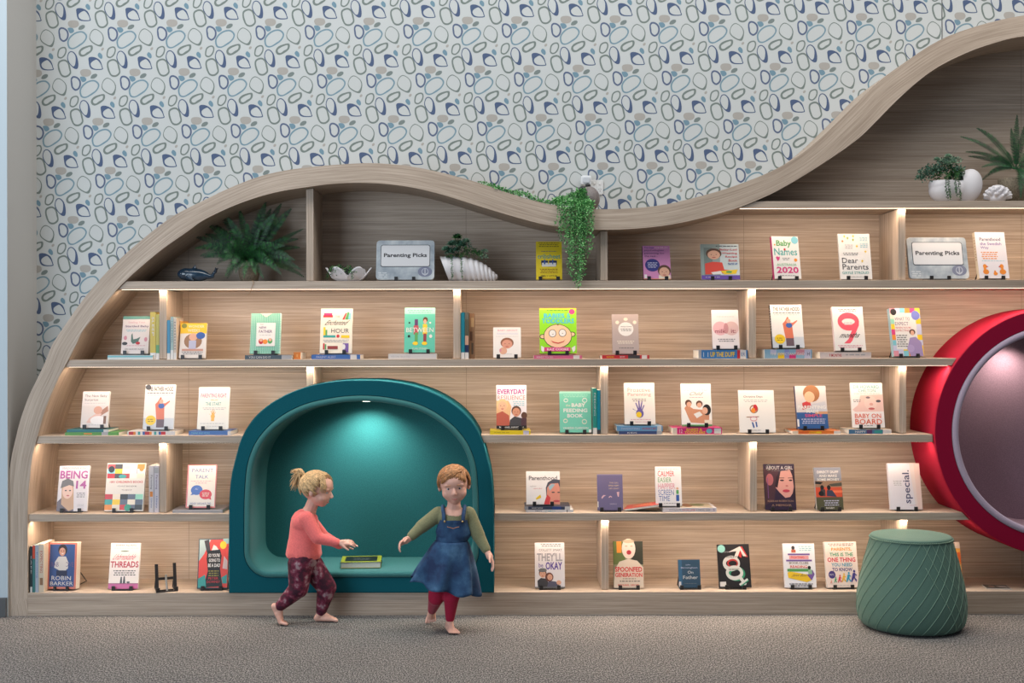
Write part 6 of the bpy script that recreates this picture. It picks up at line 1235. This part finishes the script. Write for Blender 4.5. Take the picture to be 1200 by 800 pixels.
def girl_pink():
    random.seed(31); YA = -0.20
    r = thing('person', 'small child with a blond ponytail in a coral top striding right past the alcove', 'person', (0, 0, 0))
    Q = lambda x, y, dy=0.0: P(x, y, YA + dy)
    hc = Q(372, 574); u = Vector((-.10, 0, 1)); f = Vector((.97, -.16, -.16))
    neck, chest, belly, pelv = Q(362, 600), Q(357, 612), Q(357, 634), Q(357, 654)
    B = MB(); mt = head_solids(B, hc, f, u, 1.02)
    B.cap_(hc + Vector((-.014, 0, -.045)), neck, .036, .036); B.cap_(neck, chest, .042, .062)
    torso = [(chest + Vector((0, -.028, .004)), chest + Vector((0, .028, .004)), .056, .056), (chest, belly, .066, .074), (belly, pelv, .074, .070), (pelv + Vector((0, -.03, 0)), pelv + Vector((0, .03, 0)), .062, .062)]
    sN, eN, wN = Q(359, 607, -.072), Q(372, 630, -.100), Q(396, 636, -.098)
    sF, eF, wF = Q(361, 607, .072), Q(378, 628, .088), Q(399, 639, .062)
    arms = [(sN, eN, .031, .025), (eN, wN, .024, .0165), (sF, eF, .031, .025), (eF, wF, .024, .0165)]
    hN, kN, aN = Q(352, 660, -.042), Q(350, 689, -.052), Q(327, 711, -.050)
    hF, kF, aF = Q(363, 660, .042), Q(383, 688, .040), Q(376, 716, .036)
    for z_ in (aF,): z_.z = 0.050
    legs = [(hN, kN, .052, .036), (kN, aN, .036, .021), (hF, kF, .052, .036), (kF, aF, .036, .021)]
    for a, b, p, q in torso + arms + legs: B.cap_(a, b, p, q, 20)
    hand(B, wN + Vector((.012, 0, 0)), (.97, .05, .06), (.1, .5, -.8), .096, 24, 6, -1)
    hand(B, wF + Vector((.012, 0, 0)), (.92, -.1, .25), (.1, -.5, -.8), .096, 26, 6, 1)
    foot(B, aF, Vector((aF.x - .022, aF.y, .0205)), Vector((aF.x + .060, aF.y, .0165)), Vector((aF.x + .094, aF.y - .002, .0115)), 1, side=(0, 1, 0))
    tb = Vector((aN.x + .012, aN.y, .020)); foot(B, aN, aN + Vector((-.026, 0, .004)), tb, tb + Vector((.034, 0, -.008)), 1, side=(0, 1, 0))
    sculpt('body', B, 0.0025, 'skin', r, 3)
    face_parts(r, hc, mt, 1.02, 'hair_blond', .003)
    T = MB()
    for a, b, p, q in torso[:2]: T.cap_(a, b, p + .012, q + .014, 20)
    hem = Q(356, 647); T.cap_(belly, hem, .094, .101, 24); T.cap_(chest, belly, .080, .092, 24)
    for i, (a, b, p, q) in enumerate(arms):
        bb = b if i % 2 == 0 else a.lerp(b, .93); T.cap_(a, bb, p + .011, q + (.012 if i % 2 == 0 else .009), 16)
    for k in range(9):
        a = 2 * PI * k / 9; T.cap_(chest + Vector((math.cos(a) * .062, math.sin(a) * .066, -.03)), hem + Vector((math.cos(a + .3) * .088, math.sin(a + .3) * .086, -.010)), .012, .018, 8)
    zt = hem.z - 0.030
    sculpt('long_sleeved_top', T, 0.0045, 'coral_knit', r, 5, keep=lambda q: q.z > zt + 0.10 * (hem.x - q.x) * .5 or q.x > hem.x + .125)
    L_ = MB()
    for a, b, p, q in torso[2:]: L_.cap_(a, b, p + .012, q + .013, 20)
    L_.cap_(pelv, pelv + Vector((0, 0, .02)), .078, .078)
    for (a, b, p, q), e in zip(legs, (1, .93, 1, .93)): L_.cap_(a, a.lerp(b, e), p + .020, q + (.020 if e == 1 else .010), 18)
    for (a, b, p, q) in legs[1::2]:
        for k in range(4): c_ = a.lerp(b, .2 + .2 * k); L_.ell(c_, (p * .9 + .012 - .003 * k,) * 2 + (.012,), 14, 8)
    sculpt('trousers', L_, 0.0045, 'camo', r, 4)
    H = MB(); Rd = (.079, .091, .083); pb = Vector((0, -.80, .58)); st = []; en = []
    for k in range(420):
        a = random.uniform(0, 2 * PI); el = random.uniform(-.05, 1.2)
        if k % 2 == 0: d = Vector((math.cos(a) * .95, random.uniform(.15, .62), random.uniform(.1, .95)))
        else: d = Vector((random.choice((-1, 1)) * random.uniform(.75, 1), random.uniform(-.6, .40), random.uniform(-.55, .3)))
        if d.y > .35 and d.z < .42: d.z = .5 + random.random() * .4
        if k % 9 == 0: d = Vector((random.uniform(-.8, .8), -.85, random.uniform(-.75, 0)))
        st.append(d); en.append(pb + Vector((random.uniform(-.08, .08), 0, random.uniform(-.08, .08))))
    H.ell(hc + mt @ Vector((0, -.016, .024)) * 1.02, (.0785, .088, .0815), 24, 16, mt)
    h0 = sculpt('hair_cap', H, 0.004, 'hair_blond', r, 2, keep=lambda q: (mt.transposed() @ (q - hc)).y < .035 + max(0, (mt.transposed() @ (q - hc)).z - .03) * .9 and (mt.transposed() @ (q - hc)).z > -.052 + max(0, (mt.transposed() @ (q - hc)).y + .01) * 1.5)
    S_ = MB(); strands(S_, hc, mt, 1.02, Rd, st, en); S_.build('hair_strands', 'hair_blond', h0, smooth=True)
    W_ = MB()
    for k in range(70):      # fringe and wisps over the temple
        sx = random.choice((-1, 1)); a = Vector((sx * random.uniform(.2, .9), random.uniform(.2, .5), random.uniform(.6, .9))); b = Vector((sx * random.uniform(.5, .95), random.uniform(.45, .8), random.uniform(-.25, .35)))
        strands(W_, hc, mt, 1.02, Rd, [a], [b], .0018, 1.04, .09)
    W_.build('fringe', 'hair_blond', h0, smooth=True)
    base = hc + mt @ (Vector((0, -.080, .058))) * 1.04; PT = MB()
    for k in range(120):
        o = rnd() * .011; tip = base + Vector((random.uniform(-.085, -.015), random.uniform(-.035, .035), random.uniform(-.085, .040))); mid = base + Vector((-.035 + random.uniform(-.01, .01), random.uniform(-.018, .018), .030 + random.uniform(-.014, .016)))
        PT.tube(crom([base + o, mid, tip], 4, False), [.0022, .0026, .0028, .0027, .0026, .0024, .002, .0015, .0008][:9], 5)
    PT.build('ponytail', 'hair_blond', h0, smooth=True)
    m = MB(); m.ell(base, (.013, .013, .013), 14, 10); m.build('hair_tie', 'coral_knit', h0, smooth=True)
girl_pink()

def girl_blue():
    random.seed(37); YB_ = -0.40
    r = thing('person', 'small child with short reddish hair in a denim pinafore, hopping on one bare foot', 'person', (0, 0, 0))
    Q = lambda x, y, dy=0.0: P(x, y, YB_ + dy)
    hc = Q(532, 569); f = Vector((.04, -.98, -.10)); u = Vector((-.06, -.1, 1)); s = 1.06
    neck, chest, belly, pelv = Q(532, 595), Q(531, 607), Q(529, 632), Q(526, 656)
    B = MB(); mt = head_solids(B, hc, f, u, s)
    B.cap_(hc + Vector((0, .010, -.050)), neck, .036, .037); B.cap_(neck, chest, .042, .062)
    torso = [(chest + Vector((-.032, 0, .006)), chest + Vector((.032, 0, .006)), .054, .054), (chest, belly, .066, .070), (belly, pelv, .072, .068)]
    sL, eL, wL = Q(514, 602, 0), Q(494, 617, -.03), Q(480, 630, -.075)
    sR, eR, wR = Q(549, 602, 0), Q(561, 628, -.015), Q(571, 646, -.045)
    arms = [(sL, eL, .031, .025), (eL, wL, .024, .0165), (sR, eR, .031, .025), (eR, wR, .024, .0165)]
    hS, kS, aS = Q(534, 664, 0), Q(529, 700, -.035), Q(527, 728, 0.0); aS.z = .052
    hB, kB, aB = Q(517, 664, 0), Q(511, 700, -.010), Q(506, 716, .135)
    legs = [(hS, kS, .050, .036), (kS, aS, .034, .021), (hB, kB, .050, .036), (kB, aB, .034, .021)]
    for a, b, p, q in torso + arms + legs: B.cap_(a, b, p, q, 20)
    hand(B, wL + Vector((-.008, -.006, -.006)), (-.62, -.45, -.30), (.3, -.5, -.75), .104, 42, 5, 1)
    hand(B, wR + Vector((.006, -.006, -.012)), (.42, -.25, -.80), (-.75, -.2, -.4), .102, 20, 7, -1)
    foot(B, aS, Vector((aS.x - .008, aS.y + .018, .0205)), Vector((aS.x + .018, aS.y - .052, .0165)), Vector((aS.x + .028, aS.y - .086, .0115)), 1, side=(-.95, -.3, 0))
    bl = aB + Vector((-.006, .040, -.045)); foot(B, aB, aB + Vector((0, .030, .006)), bl, Vector((bl.x, bl.y - .010, .012)), 1, side=(1, 0, 0))
    sculpt('body', B, 0.0025, 'skin', r, 3)
    face_parts(r, hc, mt, s, 'hair_red', .008)
    T = MB()
    for a, b, p, q in torso[:2]: T.cap_(a, b, p + .010, q + .010, 20)
    T.cap_(neck + Vector((0, 0, -.012)), chest, .048, .066)
    for i, (a, b, p, q) in enumerate(arms):
        T.cap_(a, b if i % 2 == 0 else a.lerp(b, .84), p + .011, q + (.012 if i % 2 == 0 else .010), 16)
    for j in (0, 2):
        for k in range(5): T.ell(arms[j][0].lerp(arms[j][1], .15 + .18 * k), (.041 - .002 * k,) * 3, 14, 10)
    sculpt('long_sleeved_top', T, 0.0042, 'olive', r, 4, keep=lambda q: not ((q - neck - Vector((0, -.012, -.006))).length < .064 and q.z > neck.z - .052))
    D = MB(); D.cap_(Q(530, 621), belly, .083, .087, 24); D.cap_(belly, Q(528, 640), .086, .084, 24)
    D.cap_(Q(526, 610, -.034), Q(526, 622, -.012), .052, .074, 20); D.cap_(Q(537, 610, -.034), Q(537, 622, -.012), .052, .074, 20)
    zt = Q(531, 604).z
    bo = sculpt('pinafore_bodice', D, 0.0045, 'denim', r, 3, keep=lambda q: q.z < zt - .012)
    for a, b in ((Q(520, 609, -.072), Q(519, 596.5, -.004)), (Q(543, 609, -.072), Q(544.5, 596.5, -.004))):
        m = MB(); back = Vector((b.x, YB_ + .066, Q(531, 612).z)); pts = crom([a + Vector((0, -.004, -.010)), a + Vector((0, .004, .022)), b + Vector((0, -.010, .010)), b + Vector((0, .028, .006)), back], 5, False)
        m.tube(pts, .0105, 8); m.build('shoulder_strap', 'denim', bo, smooth=True)
    for x in (521, 542): m = MB(); m.ell(Q(x, 611, -.089), (.006, .003, .006), 12, 8); m.build('button', simple('brass_button', (.5, .35, .15, 1), .3, .8) if 'brass' not in M else M['brass'], bo, smooth=True)
    m = MB(); m.tube([Q(524, 617, -.092), Q(531, 619, -.094), Q(538, 617, -.092)], .0016, 6); m.build('stitching', simple('orange_thread', (.5, .2, .08, 1), .7), bo)
    # flared skirt, swinging out to both sides
    m = MB(); n = 96; rows = 22; top = Q(529, 633); v = []
    for layer in (0, 1):
        for i in (range(rows) if layer == 0 else range(rows - 1, -1, -1)):
            t = i / (rows - 1)
            cx = top.x + (Q(521.5, 690).x - top.x) * t ** 1.1; cy = YB_ + .012 * t
            for k in range(n):
                a = 2 * PI * k / n; fold = math.sin(7 * a + 1.5 * t) * .020 * t ** 1.2 + math.sin(13 * a - 2) * .006 * t
                rx = .090 + (.190 - .090) * t ** .82 + fold; ry = .090 + (.135 - .090) * t ** .8 + fold
                if layer: rx -= .005; ry -= .005
                zb_ = Q(521, 690).z + (-.030 * math.cos(a) if math.cos(a) > 0 else -.055 * math.cos(a)) + .010 * math.sin(7 * a)
                z = top.z + (zb_ - top.z) * t
                v.append((cx + rx * math.cos(a), cy + ry * math.sin(a), z))
    f_ = [(i * n + k, i * n + (k + 1) % n, (i + 1) * n + (k + 1) % n, (i + 1) * n + k) for i in range(2 * rows - 1) for k in range(n)]
    f_ += [((2 * rows - 1) * n + k, (2 * rows - 1) * n + (k + 1) % n, (k + 1) % n, k) for k in range(n)]
    m.add(v, f_); m.build('pinafore_skirt', 'denim', r, smooth=True)
    L_ = MB(); 
    for (a, b, p, q), e in zip(legs, (1, .84, 1, .90)): L_.cap_(a, a.lerp(b, e), p + .009, q + (.009 if e == 1 else .005), 18)
    L_.cap_(pelv + Vector((-.02, 0, 0)), pelv + Vector((.02, 0, 0)), .074, .074)
    sculpt('leggings', L_, 0.0045, 'leggings', r, 4)
    loc = lambda q: mt.transposed() @ (q - hc)
    H = MB(); H.ell(hc + mt @ Vector((0, -.014, .026)) * s, (.081 * s, .090 * s, .082 * s), 24, 16, mt)
    h0 = sculpt('hair_cap', H, 0.004, 'hair_red', r, 2, keep=lambda q: loc(q).y < .020 + max(0, loc(q).z - .05) * 1.3 and loc(q).z > -.045)
    S_ = MB(); Rd = (.081, .091, .084); st = []; en = []
    for k in range(520):
        a = random.uniform(0, 2 * PI); st.append(Vector((-.35 + random.uniform(-.08, .08), random.uniform(-.3, .45), .95)))
        x, y = math.sin(a), math.cos(a)
        if y > .25: e = Vector((x * .95 + random.uniform(-.1, .1), .80, .42 + random.uniform(-.06, .14) - abs(x) * .3))
        else: e = Vector((x, y, random.uniform(-.55, -.1) if y < -.2 else random.uniform(-.32, 0)))
        en.append(e)
    strands(S_, hc, mt, s, Rd, st, en, .0026, 1.02, .06); S_.build('hair_strands', 'hair_red', h0, smooth=True)
    F_ = MB()
    for k in range(80):
        strands(F_, hc, mt, s, Rd, [Vector((-.55, .45 + random.uniform(-.1, .2), .75))], [Vector((random.uniform(.1, .85), random.uniform(.55, .75), random.uniform(.38, .62)))], .0026, 1.07, .07)
    F_.build('fringe', 'hair_red', h0, smooth=True)
girl_blue()
# ---------------------------------------------------------------- light and camera
def area(name, loc, sx, sy, power, col, rot=(0, 0, 0), spread=PI):
    l = bpy.data.lights.new(name, 'AREA'); l.shape = 'RECTANGLE'; l.size = sx; l.size_y = sy; l.energy = power; l.color = col; l.spread = spread
    o = bpy.data.objects.new(name, l); COL.objects.link(o); o.location = loc; o.rotation_euler = rot; return o
for a, b, z in LEDS:
    area('led_light', ((a + b) / 2, 0.0355, z), b - a, 0.010, LEDW * (b - a), (1.0, 0.775, 0.585), (math.radians(12), 0, 0))
def spot(name, loc, power, col, rot, size=110, blend=0.9, rad=0.02):
    l = bpy.data.lights.new(name, 'SPOT'); l.energy = power; l.color = col; l.spot_size = math.radians(size); l.spot_blend = blend; l.shadow_soft_size = rad
    o = bpy.data.objects.new(name, l); COL.objects.link(o); o.location = loc; o.rotation_euler = rot; return o
spot('nook_downlight', (P(430, 400, 0.2).x, 0.17, NLZ), 30.0, (0.93, 1.0, 0.9), (math.radians(16), 0, 0), 125)
spot('pod_downlight', (RC.x - 0.16, 0.24, RC.z + 0.53), 14.0, (1.0, 0.85, 0.75), (math.radians(14), 0, 0), 125)
area('ceiling_panel_lights', (0.3, -1.55, 5.5), 10, 1.6, CEILW, (1.0, 0.97, 0.93), (math.radians(4), 0, 0))
area('window_daylight', (-4.6, -5.6, 2.3), 3.6, 3.2, WINW, (0.76, 0.88, 1.0), (math.radians(90), 0, math.radians(-38)))
w = bpy.data.worlds.new('room_ambience'); SC.world = w; w.use_nodes = True
w.node_tree.nodes['Background'].inputs[0].default_value = (0.80, 0.88, 1.0, 1); w.node_tree.nodes['Background'].inputs[1].default_value = AMB
cam = bpy.data.cameras.new('camera'); co = bpy.data.objects.new('camera', cam); COL.objects.link(co)
cam.sensor_width = 36; cam.sensor_fit = 'HORIZONTAL'; cam.lens = 36 * F / 1200; cam.shift_x = 0.01
co.location = (0, -CD, ZC); co.rotation_euler = (PI / 2, ROLL, 0); SC.camera = co
vs = SC.view_settings; vs.view_transform = 'Standard'; vs.look = 'None'; vs.gamma = 1; vs.use_curve_mapping = False; vs.exposure = EXPO
